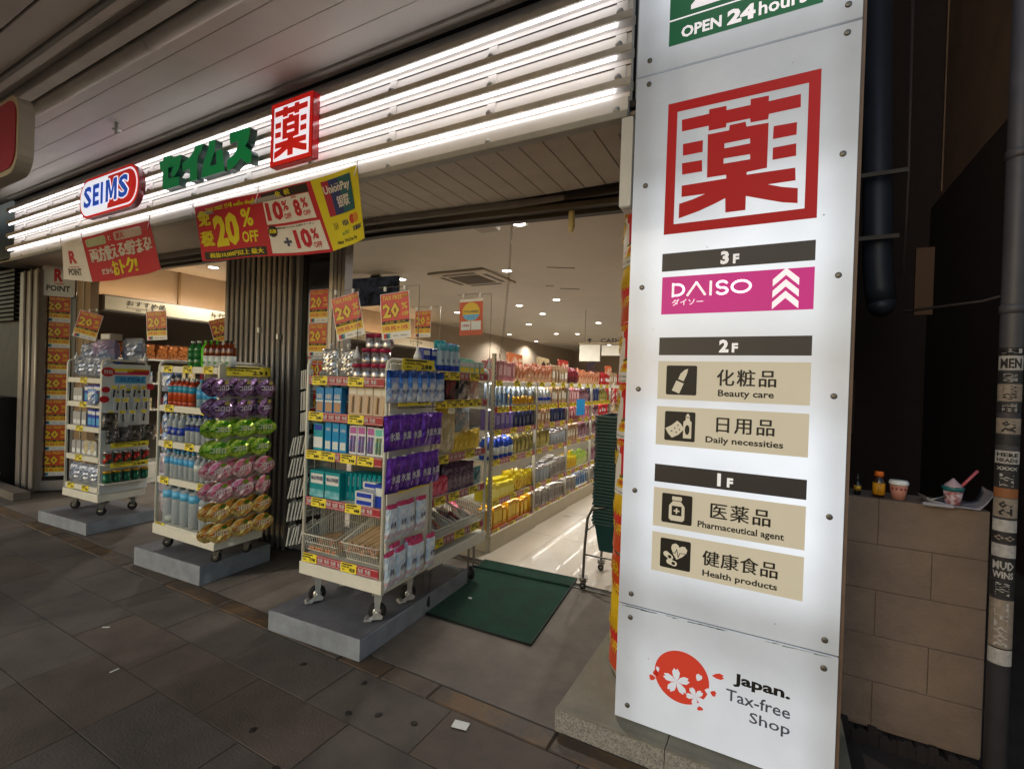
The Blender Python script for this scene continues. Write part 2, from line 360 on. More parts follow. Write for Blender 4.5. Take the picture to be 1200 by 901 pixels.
def glyph(q, ch, x, w, z, h, m_, y):
    if ch == 'M': q.prism([(x-w/2+a*w, z+b*h) for a, b in ((0, 0), (0, 1), (.30, 1), (.5, .42), (.70, 1), (1, 1), (1, 0), (.76, 0), (.76, .66), (.59, .12), (.41, .12), (.24, .66), (.24, 0))], y, None, m_)
    elif ch == 'I': q.rect(x-w/2, x+w/2, z, z+h, y, m_)
    elif ch == 'E': q.prism([(x-w/2+a*w, z+b*h) for a, b in ((0, 0), (0, 1), (1, 1), (1, .78), (.38, .78), (.38, .61), (.92, .61), (.92, .40), (.38, .40), (.38, .22), (1, .22), (1, 0))], y, None, m_)
    else: q.text(ch, x, z, h, m_, y, w, bold=.035)
x = cx0+.10
for ch, w in (('S', .155), ('E', .12), ('I', .045), ('M', .2), ('S', .165)):
    q = M()
    if x > xm-.08:
        for k in range(12): a_ = k*PI/6; glyph(q, ch, x+w/2+.011*math.cos(a_), w, 2.942+.011*math.sin(a_), .19, white_lit, 1.9955-.0001*k)
        q.obj('letter_outline', t)
    q = M(); glyph(q, ch, x+w/2, w, 2.942, .19, blue_lit, 1.993); q.obj('letter', t); x += w+(.026 if ch != 'I' else .05)
KT = {
'se':[(-4.151,3.122),(-4.055,3.116),(-4.052,3.098),(-3.9,3.091),(-3.9,3.059),(-3.925,2.995),(-3.979,2.95),(-4.017,2.942),(-4.032,2.987),(-4.002,3.023),(-4.076,3.026),(-4.071,2.945),(-3.922,2.933),(-3.919,2.867),(-4.052,2.868),(-4.12,2.868),(-4.151,2.888),(-4.151,3.015),(-4.185,3.022),(-4.206,3.095),(-4.151,3.093)],
'i':[(-3.72,3.117),(-3.615,3.113),(-3.636,3.074),(-3.68,3.037),(-3.69,2.992),(-3.683,2.869),(-3.778,2.871),(-3.777,2.968),(-3.874,2.962),(-3.884,3.025),(-3.788,3.051),(-3.742,3.082)],
'mu':[(-3.547,3.118),(-3.467,3.11),(-3.481,3.024),(-3.532,2.938),(-3.447,2.937),(-3.463,3.03),(-3.387,3.031),(-3.351,2.874),(-3.631,2.872),(-3.603,2.989),(-3.556,3.065)],
'su':[(-3.307,3.123),(-3.08,3.112),(-3.083,3.073),(-3.1,3.022),(-3.129,2.998),(-3.067,2.955),(-3.057,2.935),(-3.059,2.875),(-3.113,2.884),(-3.175,2.927),(-3.215,2.898),(-3.265,2.876),(-3.322,2.867),(-3.326,2.943),(-3.259,2.962),(-3.215,3.003),(-3.207,3.047),(-3.3,3.048)]}
t = thing('katakana_sign', 'four bulky green raised katakana letters mounted on the light fascia', 'sign')
gl = mat('green_letter_face', '008a4a', .35, var=.05, emit=.28); gs = mat('green_letter_side', '0a4030', .3)
for k, p in KT.items(): M().prism(p, 1.95, 2.0, gl, gs).obj('letter', t)
# ================================================================== BACKLIT PYLON SIGN
def lit_panel(name, z_ramp, strength, tint=(.86, .92, 1)):
    m = mat(name, (.34, .35, .36), .2, var=.12, vs=4, coat=.2); n = m.node_tree.nodes; l = m.node_tree.links; b = n['Principled BSDF']
    tc = n.new('ShaderNodeTexCoord'); sp_ = n.new('ShaderNodeSeparateXYZ'); l.new(tc.outputs['Object'], sp_.inputs[0])
    mr = n.new('ShaderNodeMapRange'); l.new(sp_.outputs[2], mr.inputs[0]); mr.inputs[1].default_value = 0; mr.inputs[2].default_value = 3.4
    cr = n.new('ShaderNodeValToRGB'); l.new(mr.outputs[0], cr.inputs[0]); cr.color_ramp.interpolation = 'EASE'
    e = cr.color_ramp.elements; e[0].position = z_ramp[0][0]/3.4; e[0].color = (*[z_ramp[0][1]]*3, 1); e[1].position = z_ramp[-1][0]/3.4; e[1].color = (*[z_ramp[-1][1]]*3, 1)
    for z, v in z_ramp[1:-1]: q = e.new(z/3.4); q.color = (v, v, v, 1)
    no = n.new('ShaderNodeTexNoise'); no.inputs['Scale'].default_value = 2.2; l.new(tc.outputs['Object'], no.inputs['Vector'])
    mr2 = n.new('ShaderNodeMapRange'); l.new(no.outputs[0], mr2.inputs[0]); mr2.inputs[3].default_value = .62; mr2.inputs[4].default_value = 1.4
    mu = n.new('ShaderNodeMath'); mu.operation = 'MULTIPLY'; l.new(cr.outputs[0], mu.inputs[0]); l.new(mr2.outputs[0], mu.inputs[1])
    ab = n.new('ShaderNodeMath'); ab.operation = 'ADD'; l.new(sp_.outputs[0], ab.inputs[0]); ab.inputs[1].default_value = .158
    a2 = n.new('ShaderNodeMath'); a2.operation = 'ABSOLUTE'; l.new(ab.outputs[0], a2.inputs[0])
    m3 = n.new('ShaderNodeMapRange'); m3.interpolation_type = 'SMOOTHSTEP'; l.new(a2.outputs[0], m3.inputs[0]); m3.inputs[1].default_value = .26; m3.inputs[2].default_value = .375; m3.inputs[3].default_value = 1; m3.inputs[4].default_value = .62  # weaker glow towards both side edges, put into the emission
    m4 = n.new('ShaderNodeMath'); m4.operation = 'MULTIPLY'; l.new(mu.outputs[0], m4.inputs[0]); l.new(m3.outputs[0], m4.inputs[1]); mu = m4
    m2 = n.new('ShaderNodeMath'); m2.operation = 'MULTIPLY'; l.new(mu.outputs[0], m2.inputs[0]); m2.inputs[1].default_value = strength
    l.new(m2.outputs[0], b.inputs['Emission Strength']); b.inputs['Emission Color'].default_value = (*tint, 1)
    return m
# uneven glow of the lit box, painted into the emission by height
GLOW = [(.05, .55), (.3, .48), (.55, .32), (.62, .29), (.8, .66), (1.05, .8), (1.3, .8), (1.5, .52), (1.62, .46), (1.8, .62), (2.0, .76), (2.25, .62), (2.42, .34), (2.7, .26), (2.79, .25), (2.95, .42), (3.1, .6)]
pan = lit_panel('backlit_acrylic', GLOW, .86)
edge = mat('acrylic_edge', 'bcc6c4', .15, var=.08, vs=10, emit=.25, coat=.3)
py = thing('pylon_sign', 'tall white backlit store directory sign standing on a stone plinth', 'sign')
PX0, PX1 = -.552, .226
for z0, z1 in ((.10, .577), (.583, 2.792), (2.798, 3.75)):
    M().box(PX0, PX1, 2.03, 2.042, z0, z1, pan, .002).obj('panel', py)
M().box(-.515, .2, 2.047, 2.16, .12, 3.75, edge, .003).obj('light_box', py)
M().box(PX0+.01, PX1+.014, 2.05, 2.075, .11, 3.75, mat('brown_frame', '6a5444', .5, var=.2, vs=12), .002).obj('back_frame', py)
bolt = M(); bolt.lathe([(.0105, 0), (.0105, .003), (.0085, .005), (.004, .0052)], mat('bolt_grey', '6a6660', .35, .6, var=.2), 14)
bolt.warp(lambda a, b, c: (a, -c, b)); bolt_me = bolt.mesh('bolt')
for z in (2.855, 2.757, 2.335, 1.911, 1.487, 1.063, .629, .53, .16):
    for x in (-.5, .184): put('bolt', bolt_me, py, (x, 2.03, z))
def glow(name, col, e): return mat(name, col, .4, var=.03, vs=3, emit=e)
bar_m = glow('sign_bar_black', '2e2c2e', .12); bar_tx = glow('sign_bar_text', 'dadada', .55)
mag = glow('magenta_plaque', 'c01880', .42); beige = glow('beige_plaque', 'b4ac98', .5); ink = mat('sign_ink', '14120f', .5, emit=.02)
SY = 2.029
def G(parent, name, fn, y=SY): q = M(); fn(q, y); return q.obj(name, parent)
red_py = mat('red_vinyl', '8c0c0e', .6, var=.04, vs=2, emit=.62)
t = M(); t.prism([(-.419, 2.121), (.113, 2.121), (.111, 2.653), (-.418, 2.653)], SY, None, red_py, holes=([(-.381, 2.16), (.074, 2.16), (.074, 2.612), (-.381, 2.614)],)); t.obj('character_frame', py)
kusuri(M(), -.419, .112, 2.121, 2.652, SY, red_py).obj('character', py)
def floorbar(z0, z1, n):
    o = G(py, 'floor_bar', lambda q, y: q.rect(-.421, .113, z0, z1, y, bar_m).text(n, -.177 if n != '3' else -.185, z0+.011, z1-z0-.022, bar_tx, y-.001, bold=.05).text('F', -.138 if n != '3' else -.145, z0+.011, (z1-z0)*.5, bar_tx, y-.001, bold=.05))
    return o
floorbar(1.97, 2.043, '3'); floorbar(1.629, 1.701, '2'); floorbar(1.112, 1.184, '1')
wt = glow('plaque_white', 'e6e0e4', .7)
def daiso(q, y):
    q.rect(-.418, .113, 1.795, 1.947, y, mag); y -= .001
    x = -.378; h = .052; z = 1.866
    def stroke(pts, w=.009): # flat stroke
        for (a, b), (c, d) in zip(pts, pts[1:]):
            L = math.hypot(c-a, d-b); nx, nz = -(d-b)/L*w/2, (c-a)/L*w/2; ex, ez = (c-a)/L*w*.3, (d-b)/L*w*.3
            q.add([(a-nx-ex, y, b-nz-ez), (c-nx+ex, y, d-nz+ez), (c+nx+ex, y, d+nz+ez), (a+nx-ex, y, b+nz-ez)], [(0, 1, 2, 3)], wt)
    arc = lambda cx, cz, rx, rz, a0, a1, n=10: [(cx+rx*math.cos(R(a0+(a1-a0)*k/n)), cz+rz*math.sin(R(a0+(a1-a0)*k/n))) for k in range(n+1)]
    stroke([(x+.004, z), (x+.004, z+h)]); stroke([(x+.004, z+h-.004)]+arc(x+.02, z+h/2, .026, h/2-.004, 90, -90)+[(x+.004, z+.004)])
    stroke([(x+.06, z+.002), (x+.093, z+h), (x+.126, z+.002)]); stroke([(x+.146, z), (x+.146, z+h)])
    stroke(arc(x+.187, z+h*.72, .018, h*.24, 20, 250)+arc(x+.187, z+h*.26, .019, h*.24, 70, -160))
    stroke(arc(x+.254, z+h/2, .032, h/2-.004, 0, 360, 20))
    q.text('ダイソー', -.376, 1.829, .026, wt, y, w=.118, al='l', bold=.012)
    for k in range(3):
        zz = 1.80+k*.042
        q.add([(-.018, y, zz), (-.018, y, zz+.026), (.024, y, zz+.066), (.024, y, zz+.040), (.066, y, zz), (.066, y, zz+.026)], [(0, 3, 2, 1), (3, 4, 5, 2)], wt)
G(py, 'pink_plaque', daiso)
def plaque(z0, z1, jp, jx0, jx1, jz0, jz1, en, ex0, ex1, ez0, ez1, icon):
    o = G(py, 'plaque', lambda q, y: q.rect(-.422, .113, z0, z1, y, beige))
    def f(q, y):
        q.prism(rrect(-.388, -.271, (z0+z1)/2-.058, (z0+z1)/2+.06, .006, 3), y, None, ink); icon(q, y-.001, -.3295, (z0+z1)/2+.001)
    G(o, 'pictogram', f, SY-.001)
    G(o, 'lettering', lambda q, y: q.text(jp, jx0, jz0, jz1-jz0, ink, y, w=jx1-jx0, al='l', bold=.022, space=1.18 if len(jp) == 3 else 1.05).text(en, ex0, ez0, ez1-ez0, ink, y, w=ex1-ex0, al='l', bold=.022), SY-.001)
def rotp(p, a, cx, cz): return [(cx+x*math.cos(a)-z*math.sin(a), cz+x*math.sin(a)+z*math.cos(a)) for x, z in p]
def ic_lip(q, y, cx, cz):
    a = R(-22)
    q.prism(rotp([(-.017, -.052), (.014, -.052), (.014, -.008), (-.017, -.008)], a, cx, cz), y, None, beige)
    q.prism(rotp([(-.013, 0), (.010, 0), (.010, .03), (.006, .052), (-.004, .044), (-.013, .024)], a, cx, cz), y, None, beige)
def ic_daily(q, y, cx, cz):
    q.prism([(cx+.014, cz-.046), (cx+.045, cz-.046), (cx+.045, cz+.02), (cx+.038, cz+.026), (cx+.038, cz+.036), (cx+.022, cz+.036), (cx+.022, cz+.026), (cx+.014, cz+.02)], y, None, beige)
    q.prism([(cx+.021, cz+.039), (cx+.039, cz+.039), (cx+.033, cz+.052), (cx+.027, cz+.052)], y, None, beige)
    q.prism([(cx+.029+.009*math.cos(k*.5236), cz-.012+.02*math.sin(k*.5236)) for k in range(12)], y-.0008, None, ink)
    q.prism(rotp([(-.03, -.022), (0, -.026), (.03, -.02), (.032, .004), (.028, .022), (0, .02), (-.028, .024), (-.032, .002)], R(38), cx-.018, cz-.012), y-.001, None, beige)
    for dx, dz in ((-.03, -.02), (-.018, -.008), (-.006, .004), (-.012, -.024), (0, -.012)):
        q.prism([(cx+dx+.003*math.cos(k*1.0472), cz+dz+.003*math.sin(k*1.0472)) for k in range(6)], y-.0018, None, ink)
def ic_med(q, y, cx, cz):
    q.prism(rrect(cx-.019, cx+.019, cz+.034, cz+.05, .003, 2), y, None, beige)
    q.prism([(cx-.03, cz-.04), (cx-.022, cz-.048), (cx+.022, cz-.048), (cx+.03, cz-.04), (cx+.03, cz+.012), (cx+.015, cz+.031), (cx-.015, cz+.031), (cx-.03, cz+.012)], y, None, beige)
    q.rect(cx-.019, cx+.019, cz-.026, cz+.012, y-.0008, ink); q.rect(cx-.003, cx+.003, cz-.018, cz+.004, y-.0014, beige).rect(cx-.011, cx+.011, cz-.010, cz-.004, y-.0018, beige)
def ic_health(q, y, cx, cz):
    hp = [(0, -.03), (.018, -.012), (.03, .008), (.03, .022), (.018, .032), (.006, .028), (0, .02), (-.006, .028), (-.018, .032), (-.03, .022), (-.03, .008), (-.018, -.012)]
    q.prism(rotp(hp, R(-12), cx+.012, cz+.01), y, None, beige)
    for a, b in (((-.018, .006), (.0, .006)), ((.0, .006), (.006, .022)), ((.006, .022), (.012, -.01)), ((.012, -.01), (.018, .008)), ((.018, .008), (.04, .01))):
        L = math.hypot(b[0]-a[0], b[1]-a[1]); nx, nz = -(b[1]-a[1])/L*.0013, (b[0]-a[0])/L*.0013
        q.add([(cx+a[0]-nx, y-.0008, cz+a[1]-nz), (cx+b[0]-nx, y-.0008, cz+b[1]-nz), (cx+b[0]+nx, y-.0008, cz+b[1]+nz), (cx+a[0]+nx, y-.0008, cz+a[1]+nz)], [(0, 1, 2, 3)], ink)
    for ox, oz, a in ((-.026, -.008, -35), (-.012, -.034, -15)):
        q.prism(rotp(rrect(-.024, .024, -.0125, .0125, .0124, 5), R(a), cx+ox, cz+oz), y-.0012, None, ink)
        q.prism(rotp(rrect(-.021, .021, -.0105, .0105, .0104, 5), R(a), cx+ox, cz+oz), y-.0018, None, beige)
        q.prism(rotp(rrect(.0, .014, -.006, .006, .005, 3), R(a), cx+ox, cz+oz), y-.0024, None, ink)
plaque(1.45, 1.605, '化粧品', -.197, .004, 1.511, 1.574, 'Beauty care', -.192, -.001, 1.463, 1.496, ic_lip)
plaque(1.264, 1.421, '日用品', -.193, .004, 1.33, 1.389, 'Daily necessities', -.231, .035, 1.281, 1.313, ic_daily)
plaque(.931, 1.089, '医薬品', -.203, .002, .995, 1.057, 'Pharmaceutical agent', -.249, .048, .946, .979, ic_med)
plaque(.748, .907, '健康食品', -.226, .031, .809, .868, 'Health products', -.225, .032, .760, .791, ic_health)
# tax-free emblem: red disc with blossoms cut out, petals outside
emb = glow('emblem_red', 'b83828', .42)
def petal(cx, cz, a, L, w):
    p = [(0, 0), (w*.75, L*.35), (w, L*.7), (w*.45, L), (0, L*.86), (-w*.45, L), (-w, L*.7), (-w*.75, L*.35)]
    return rotp(p, a, cx, cz)
ecx, ecz, er = -.2895, .345, .104
em = M(); em.prism([(ecx+er*math.cos(2*PI*k/48), ecz+er*.99*math.sin(2*PI*k/48)) for k in range(48)], SY, None, emb)
for a in range(5): em.prism(petal(ecx-.018, ecz-.022, R(72*a+4), .052, .015), SY-.001, None, pan)
for a in range(5): em.prism(petal(ecx+.055, ecz-.058, R(72*a+30), .036, .011), SY-.001, None, pan)
em.prism(petal(ecx+.06, ecz+.006, R(-20), .03, .012), SY-.001, None, pan); em.prism(petal(ecx+.088, ecz-.02, R(-95), .022, .012), SY-.001, None, pan)
em.prism(petal(ecx-.09, ecz-.006, R(10), .022, .007), SY-.001, None, pan)
for dx, dz, a, L in ((.112, .043, -80, .044), (.108, -.022, -100, .022), (-.102, .0, 190, .026), (-.098, -.034, 100, .028), (.07, -.09, 200, .018)):
    em.prism(petal(ecx+dx, ecz+dz, R(a), L, .012), SY, None, emb)
em.obj('emblem', py)
grey_ink = mat('grey_ink', '4a4a58', .5, emit=.1)
G(py, 'tax_free_lettering', lambda q, y: q.text('Japan.', -.102, .372, .052, ink, y, w=.188, al='l', bold=.035).text('Tax-free', -.125, .313, .044, grey_ink, y, w=.213, al='l').text('Shop', -.043, .243, .052, grey_ink, y, w=.132, al='l'))
grn = glow('green_vinyl', '045a34', .4)
def op(q, y):
    q.rect(-.425, .108, 2.889, 3.3, y, grn); y -= .001
    q.rect(-.425, .108, 2.988, 2.994, y, wt)
    q.text('OPEN', -.377, 2.909, .046, wt, y, w=.15, al='l', bold=.03).text('24', -.207, 2.906, .057, wt, y, w=.098, al='l', bold=.05).text('hours', -.098, 2.908, .052, wt, y, w=.157, al='l', bold=.02)
    q.text('24', -.343, 3.014, .18, wt, y, w=.3, al='l', bold=.05)
G(py, 'opening_hours_plate', op)
gran = mat('granite', '9a968e', .6, var=.3, vs=160, bump=.1, bs=120, col2='5d5a56', thr=(.35, .6))
grant = mat('granite_top', '76705f', .65, var=.3, vs=4, bump=.2, bs=50)
pl = thing('stone_plinth', 'grey granite plinth under the backlit directory sign', 'plinth')
for i, (a, b) in enumerate(((-.787, -.33), (-.327, .12), (.123, .30))):
    q = M(); q.box(a, b, 1.94, 1.965, 0, .094, gran, .002).obj('granite_block', pl); M().box(a, b, 1.9655, 2.9, 0, .0935, grant, .002).obj('cap_slab', pl)
    M().box(a, b, 1.938, 1.966, .0945, .099, grant, .001).obj('nosing', pl)
# ================================================================== FLYERS
fy_y = mat('flyer_yellow', 'dcb81c', .35, var=.05); fy_r = mat('flyer_red', 'c82226', .35, var=.08); fy_o = mat('flyer_orange', 'c0441c', .35, var=.08)
def flyer(w=.2, h=.27, ylw=None, bend=None, base='r'):
    q = M(); nx = 6 if bend else 1; b0 = fy_r if base == 'r' else fy_o
    q.rect(-w/2, w/2, 0, h, 0, gloss_white, nx, 1)
    q.rect(-w*.48, w*.48, h*.36, h*.99, -.0008, b0, nx, 1); q.rect(-w*.48, w*.48, h*.15, h*.34, -.0008, fy_y, nx, 1)
    q.rect(-w*.46, w*.46, h*.33, h*.40, -.0014, black, nx, 1)
    q.text('TAX FREE', -w*.08, h*.85, h*.10, fy_y, -.0016, w=w*.68, bold=.02, res=1)
    q.text('免税', w*.37, h*.87, h*.08, fy_y, -.0016, w=w*.17, res=1, bold=.01)
    q.text('20', -w*.13, h*.435, h*.37, black, -.0014, w=w*.62, bold=.07, res=1); q.text('20', -w*.13, h*.45, h*.34, fy_y, -.002, w=w*.58, bold=.04, res=1)
    q.text('%', w*.33, h*.62, h*.15, fy_y, -.002, w=w*.22, bold=.03, res=1); q.text('OFF', w*.34, h*.47, h*.1, fy_y, -.002, w=w*.24, bold=.03, res=1)
    q.text('免税  最大', 0, h*.342, h*.045, fy_y, -.0022, w=w*.7, res=1)
    q.text('10% 8% + 10%', 0, h*.19, h*.1, fy_r, -.0016, w=w*.84, bold=.03, res=1)
    q.rect(-w*.42, -w*.2, h*.02, h*.13, -.001, red, 1, 1).rect(-w*.34, -w*.2, h*.02, h*.13, -.0014, navy, 1, 1).rect(-w*.26, -w*.2, h*.02, h*.13, -.0018, teal, 1, 1)
    q.text('VISA   Alipay', w*.14, h*.045, h*.04, navy, -.001, w=w*.5, res=1)
    if bend: q.warp(bend)
    else: q.rect(-w/2, w/2, 0, h, .001, pale); q.f[-1] = tuple(reversed(q.f[-1]))
    return q
fly_me = flyer().mesh('flyer'); fly_o = flyer(base='o').mesh('flyer')
def plain_flyer(cols, w=.2, h=.27, bend=None):
    q = M(); nx = 6 if bend else 1; n = len(cols)
    for k, c in enumerate(cols): q.rect(-w/2, w/2, h*k/n, h*(k+1)/n, -.0004*k, c, nx, 1)
    q.text('10% OFF', 0, h*.3, h*.2, fy_y, -.003, w=w*.8, bold=.04, res=1); q.text('免税', 0, h*.62, h*.25, fy_y, -.003, w=w*.6, bold=.02, res=1)
    if bend: q.warp(bend)
    return q
# round pillar papered with flyers
PC = (-.406, 2.5); PR = .3
pi_ = thing('pillar', 'round white pillar papered with tax free flyers beside the backlit sign', 'pillar', (PC[0], PC[1], 0))
M().lathe([(PR-.004, .1), (PR-.004, 2.68)], mat('pillar_paint', 'b8b4a8', .4, var=.1), 48).obj('shaft', pi_)
def bnd(a0, zoff):
    def f(x, y, z): a = a0+x/PR; r = PR+.002-y+.004*math.sin(z*30+a*7); return (math.sin(a)*-r if False else -r*math.sin(a), -r*math.cos(a), z+zoff+.006*math.sin(a*5))
    return f
def mkb(a0, z, kind):
    # x grows to the right seen from the street side: angle decreases
    f = lambda x, y, zz: bnd(a0, z)(-x, y, zz)
    if kind == 0: q = flyer(.21, .28, bend=f)
    else: q = plain_flyer(kind, .21, .28, bend=f)
    q.obj('flyer', pi_)
random.seed(4)
z = .14
for j in range(8):
    for i, a in enumerate((R(18), R(60), R(102))):
        kind = 0 if (j in (3, 4, 5, 7)) else [fy_o, fy_r, fy_y] if (i+j) % 2 else [fy_y, fy_o, fy_o]
        mkb(a, z+random.uniform(-.008, .008), kind)
    z += .277
# ================================================================== SHUTTERS, DOORS, WALLS
bronze = mat('bronze_shutter', '8c8580', .4, .25, var=.15, vs=8, stretch=(1, 1, .15))
bronze_l = mat('shutter_edge', 'b8b0a6', .35, .3, var=.15, vs=8, stretch=(1, 1, .15))
def folded_shutter(x0, x1, y, n, z0, z1, nm, label):
    t = thing(nm, label, 'shutter', (x0, y, 0)); w = (x1-x0)/n
    for i in range(n):
        M().box(i*w+.012, (i+1)*w-.012, .012, .085, z0, z1, bronze, .012).obj('leaf', t)
        M().tube([((i+1)*w, .0, z0), ((i+1)*w, .0, z1)], .012, bronze_l, 8).obj('hinge_post', t)
    M().box(0, x1-x0, .09, .12, z0, z1, dark).obj('backing', t)
    return t
folded_shutter(-4.60, -4.14, 2.70, 6, .02, 2.62, 'folded_shutter', 'bundle of folded bronze shutter leaves left of the middle pillar')
folded_shutter(-4.10, -3.60, 2.68, 7, .02, 2.62, 'folded_shutter', 'bundle of folded bronze shutter leaves on the middle pillar')
for i, x in enumerate((-3.98, -3.72)):
    k = M(); k.box(-.012, .012, -.03, 0, 0, .05, chrome, .004).tube([(0, -.02, .0), (0, -.02, -.9)], .004, chrome, 6)
    tag(k.obj('shutter_latch', None, (x, 2.675, 1.85-.06*i)), ['thin metal latch rod clipped to the left side of the shutter leaves', 'thin metal latch rod clipped to the right side of the shutter leaves'][i], 'latch')
# middle pillar core, dark glass strip with flyers, right-hand leaves
struct(M().box(-4.60, -3.36, 2.83, 3.0, 0, 2.66, mat('pillar_core', '3b342e', .5, var=.15)).obj('shop_pillar'))
t = thing('glass_side_panel', 'dark glass strip with bronze frame right of the folded shutters', 'panel')
M().box(-3.58, -3.18, 2.76, 2.77, .1, 2.6, mat('dark_glass', '1d1a15', .08, var=.1, coat=.5)).obj('pane', t)
for a, b in ((-3.60, -3.56), (-3.19, -3.15)): M().box(a, b, 2.72, 2.78, .02, 2.62, bronze_l, .004).obj('frame_post', t)
M().box(-3.56, -3.19, 2.74, 2.79, .02, .12, bronze, .004).box(-3.56, -3.19, 2.74, 2.79, 2.56, 2.62, bronze, .004).obj('frame_rail', t)
for k in range(3): M().box(-3.14+.045*k, -3.105+.045*k, 2.72, 2.80, .02, 2.62, bronze, .006).obj('track_leaf', t)
for k, z in enumerate((1.935, 1.655, 1.375, 1.095)):
    tag(put('flyer', fly_o if k == 1 else fly_me, None, (-3.345, 2.752, z), 0, sc=(1.13, 1, 1.02)), 'tax free flyer taped on the dark glass strip, '+['topmost', 'second from top', 'third from top', 'lowest'][k]+' of the column', 'flyer', 'flyers on the dark glass strip')
# left end: folded leaves, glass door with flyers, mullion, neighbour cabinet
folded_shutter(-8.16, -7.58, 2.30, 3, .02, 2.64, 'folded_shutter', 'bundle of folded pale bronze shutter leaves at the far left')
t = thing('glass_door', 'dark glass door leaf standing ajar with bronze frame at the far left', 'door', (-7.60, 2.36, 0), R(52))
M().box(-.02, .27, .02, .03, .1, 2.62, MATS['dark_glass']).obj('pane', t)
M().box(-.045, -.02, .018, .05, .02, 2.64, bronze, .004).obj('frame_post', t); M().box(.27, .295, .018, .05, .02, 2.64, bronze, .004).obj('frame_post', t)
M().box(-.018, .268, .0, .05, .02, .14, bronze, .004).obj('bottom_rail', t)
tag(M().box(-7.40, -7.06, 2.60, 2.68, .02, 2.62, mat('beige_mullion', '9a8468', .4, .2, var=.1), .006).box(-7.22, -7.2, 2.59, 2.60, .1, 2.6, bronze_l).obj('mullion'), 'wide beige metal mullion right of the far left glass door', 'door post')
MT_ = Matrix.Translation((-7.60, 2.36, 0)) @ Matrix.Rotation(R(52), 4, 'Z')
for k in range(7):
    tag(put('flyer', fly_o, None, MT_ @ Vector((.128, .012, 2.03-k*.306)), R(52), sc=(1.2, 1, 1.12)), 'orange and yellow tax free flyer on the left glass door, '+['topmost', 'second from top', 'third from top', 'fourth from top', 'fifth from top', 'sixth from top', 'lowest'][k]+' of seven', 'flyer', 'flyers on the left glass door')
t = thing('point_sign', 'white rounded card reading R POINT on the left glass door', 'sign', MT_ @ Vector((.135, -.01, 2.33)), R(52))
M().prism(rrect(-.15, .15, 0, .36, .03), 0, .01, gloss_white).obj('card', t)
q = M(); q.text('R', 0, .175, .15, red, w=.085, bold=.05); q.prism([(-.045, .155), (.06, .155), (.04, .145), (-.03, .145)], -.001, None, red); q.text('POINT', 0, .06, .07, black, w=.22, bold=.03); q.obj('lettering', t)
cab = thing('neighbour_cabinet', 'dark louvred cabinet beyond the far left shutter leaves', 'cabinet')
M().box(-13, -8.25, 2.35, 3.4, 0, 4.2, mat('cabinet_dark', '141010', .5, .3, var=.2)).obj('body', cab)
for k in range(12): M().box(-9.6, -8.3, 2.30, 2.35, 2.05+k*.055, 2.09+k*.055, mat('louvre', '26211f', .5, .3, var=.1), .004).obj('louvre', cab)
M().box(-9.4, -8.3, 2.2, 2.35, 0, 1.1, mat('cabinet_box', '1c1918', .5, var=.2), .01).obj('lower_box', cab)
struct(M().box(-10.5, -7.3, 2.06, 2.2, 0, .09, apron_m, .004).obj('left_step'))
cup = M(); cup.lathe([(.03, 0), (.045, .1), (.048, .12), (.042, .125)], gloss_white, 16)
tag(cup.obj('paper_cup', None, (-8.1, 2.12, .09)), 'small white paper cup standing on the step at the far left', 'cup')
# --- interior shell
CZ = 2.95
wall_m = mat('interior_wall', '9c8e7c', .7, var=.06, vs=2); ceil_m = mat('interior_ceiling', 'aca498', .6, var=.06, vs=1.5)
ic = struct(M().box(-8.2, -.05, 2.96, 20, CZ, CZ+.05, ceil_m).obj('shop_ceiling'))
struct(M().box(-7.9, -7.8, 2.46, 20, 0, CZ, wall_m).obj('shop_wall'))
struct(M().box(-8.2, -.05, 20, 20.1, 0, CZ, wall_m).obj('shop_wall'))
struct(M().box(-.12, -.02, 2.9, 20, 0, CZ, wall_m).obj('shop_wall'))
def header(y0, y1, nm, label, texts):
    t = thing(nm, label, 'header')
    M().box(-7.7, -7.2, y0, y1, 2.20, 2.40, mat('header_grey', '756c60', .6, var=.05)).obj('casing', t)
    q = M(); q.T = Matrix.Translation((-7.196, 0, 0)) @ Matrix.Rotation(PI/2, 4, 'Z')
    q.rect(y0+.015, y1, 2.22, 2.385, 0, mat('header_cream', 'c8b896', .5, var=.04, emit=.16))
    for (yy, s, w) in texts:
        q.text(s, yy, 2.295, .065, black, -.002, w=w, bold=.02, al='l'); q.text('Recommended item', yy, 2.262, .018, black, -.002, w=w*.8, al='l', res=1); q.text('推荐品', yy+.1, 2.236, .018, black, -.002, al='l', res=1)
    q.obj('panel', t)
    # warm lamp strip lying on top behind the header, lights the wall above
    M().box(-7.62, -7.58, y0+.05, y1-.05, 2.405, 2.42, mat('cove_lamp', (1, .6, .28), .5, emit=22, ecol=(1, .66, .36))).obj('lamp_strip', t)
    M().box(-7.8, -7.25, y0+.02, y1, 0, .25, cream).box(-7.8, -7.7, y0, y1, .25, 2.2, mat('shelf_back', '5f564c', .6, var=.1)).obj('cabinet', t)
    for z in (.6, .95, 1.3, 1.62): M().box(-7.7, -7.32, y0+.03, y1, z, z+.02, cream).obj('shelf', t)
    return t
header(2.78, 5.1, 'wall_shelf', 'left wall shelving with cream header reading recommended items in Japanese', ((3.02, 'おすすめ品', .44), (4.05, 'おすすめ品', .44)))
header(5.14, 9.5, 'wall_shelf', 'far left wall shelving with cream header seen right of the middle pillar', ((6.8, 'おすすめ品', .42), (8.4, 'おすすめ品', .42)))
M().box(-7.8, -7.76, 3.9, 3.93, 2.4, 2.95, mat('wall_seam', '7f6d52', .6)).obj('wall_joint'); struct(bpy.data.objects['wall_joint'])
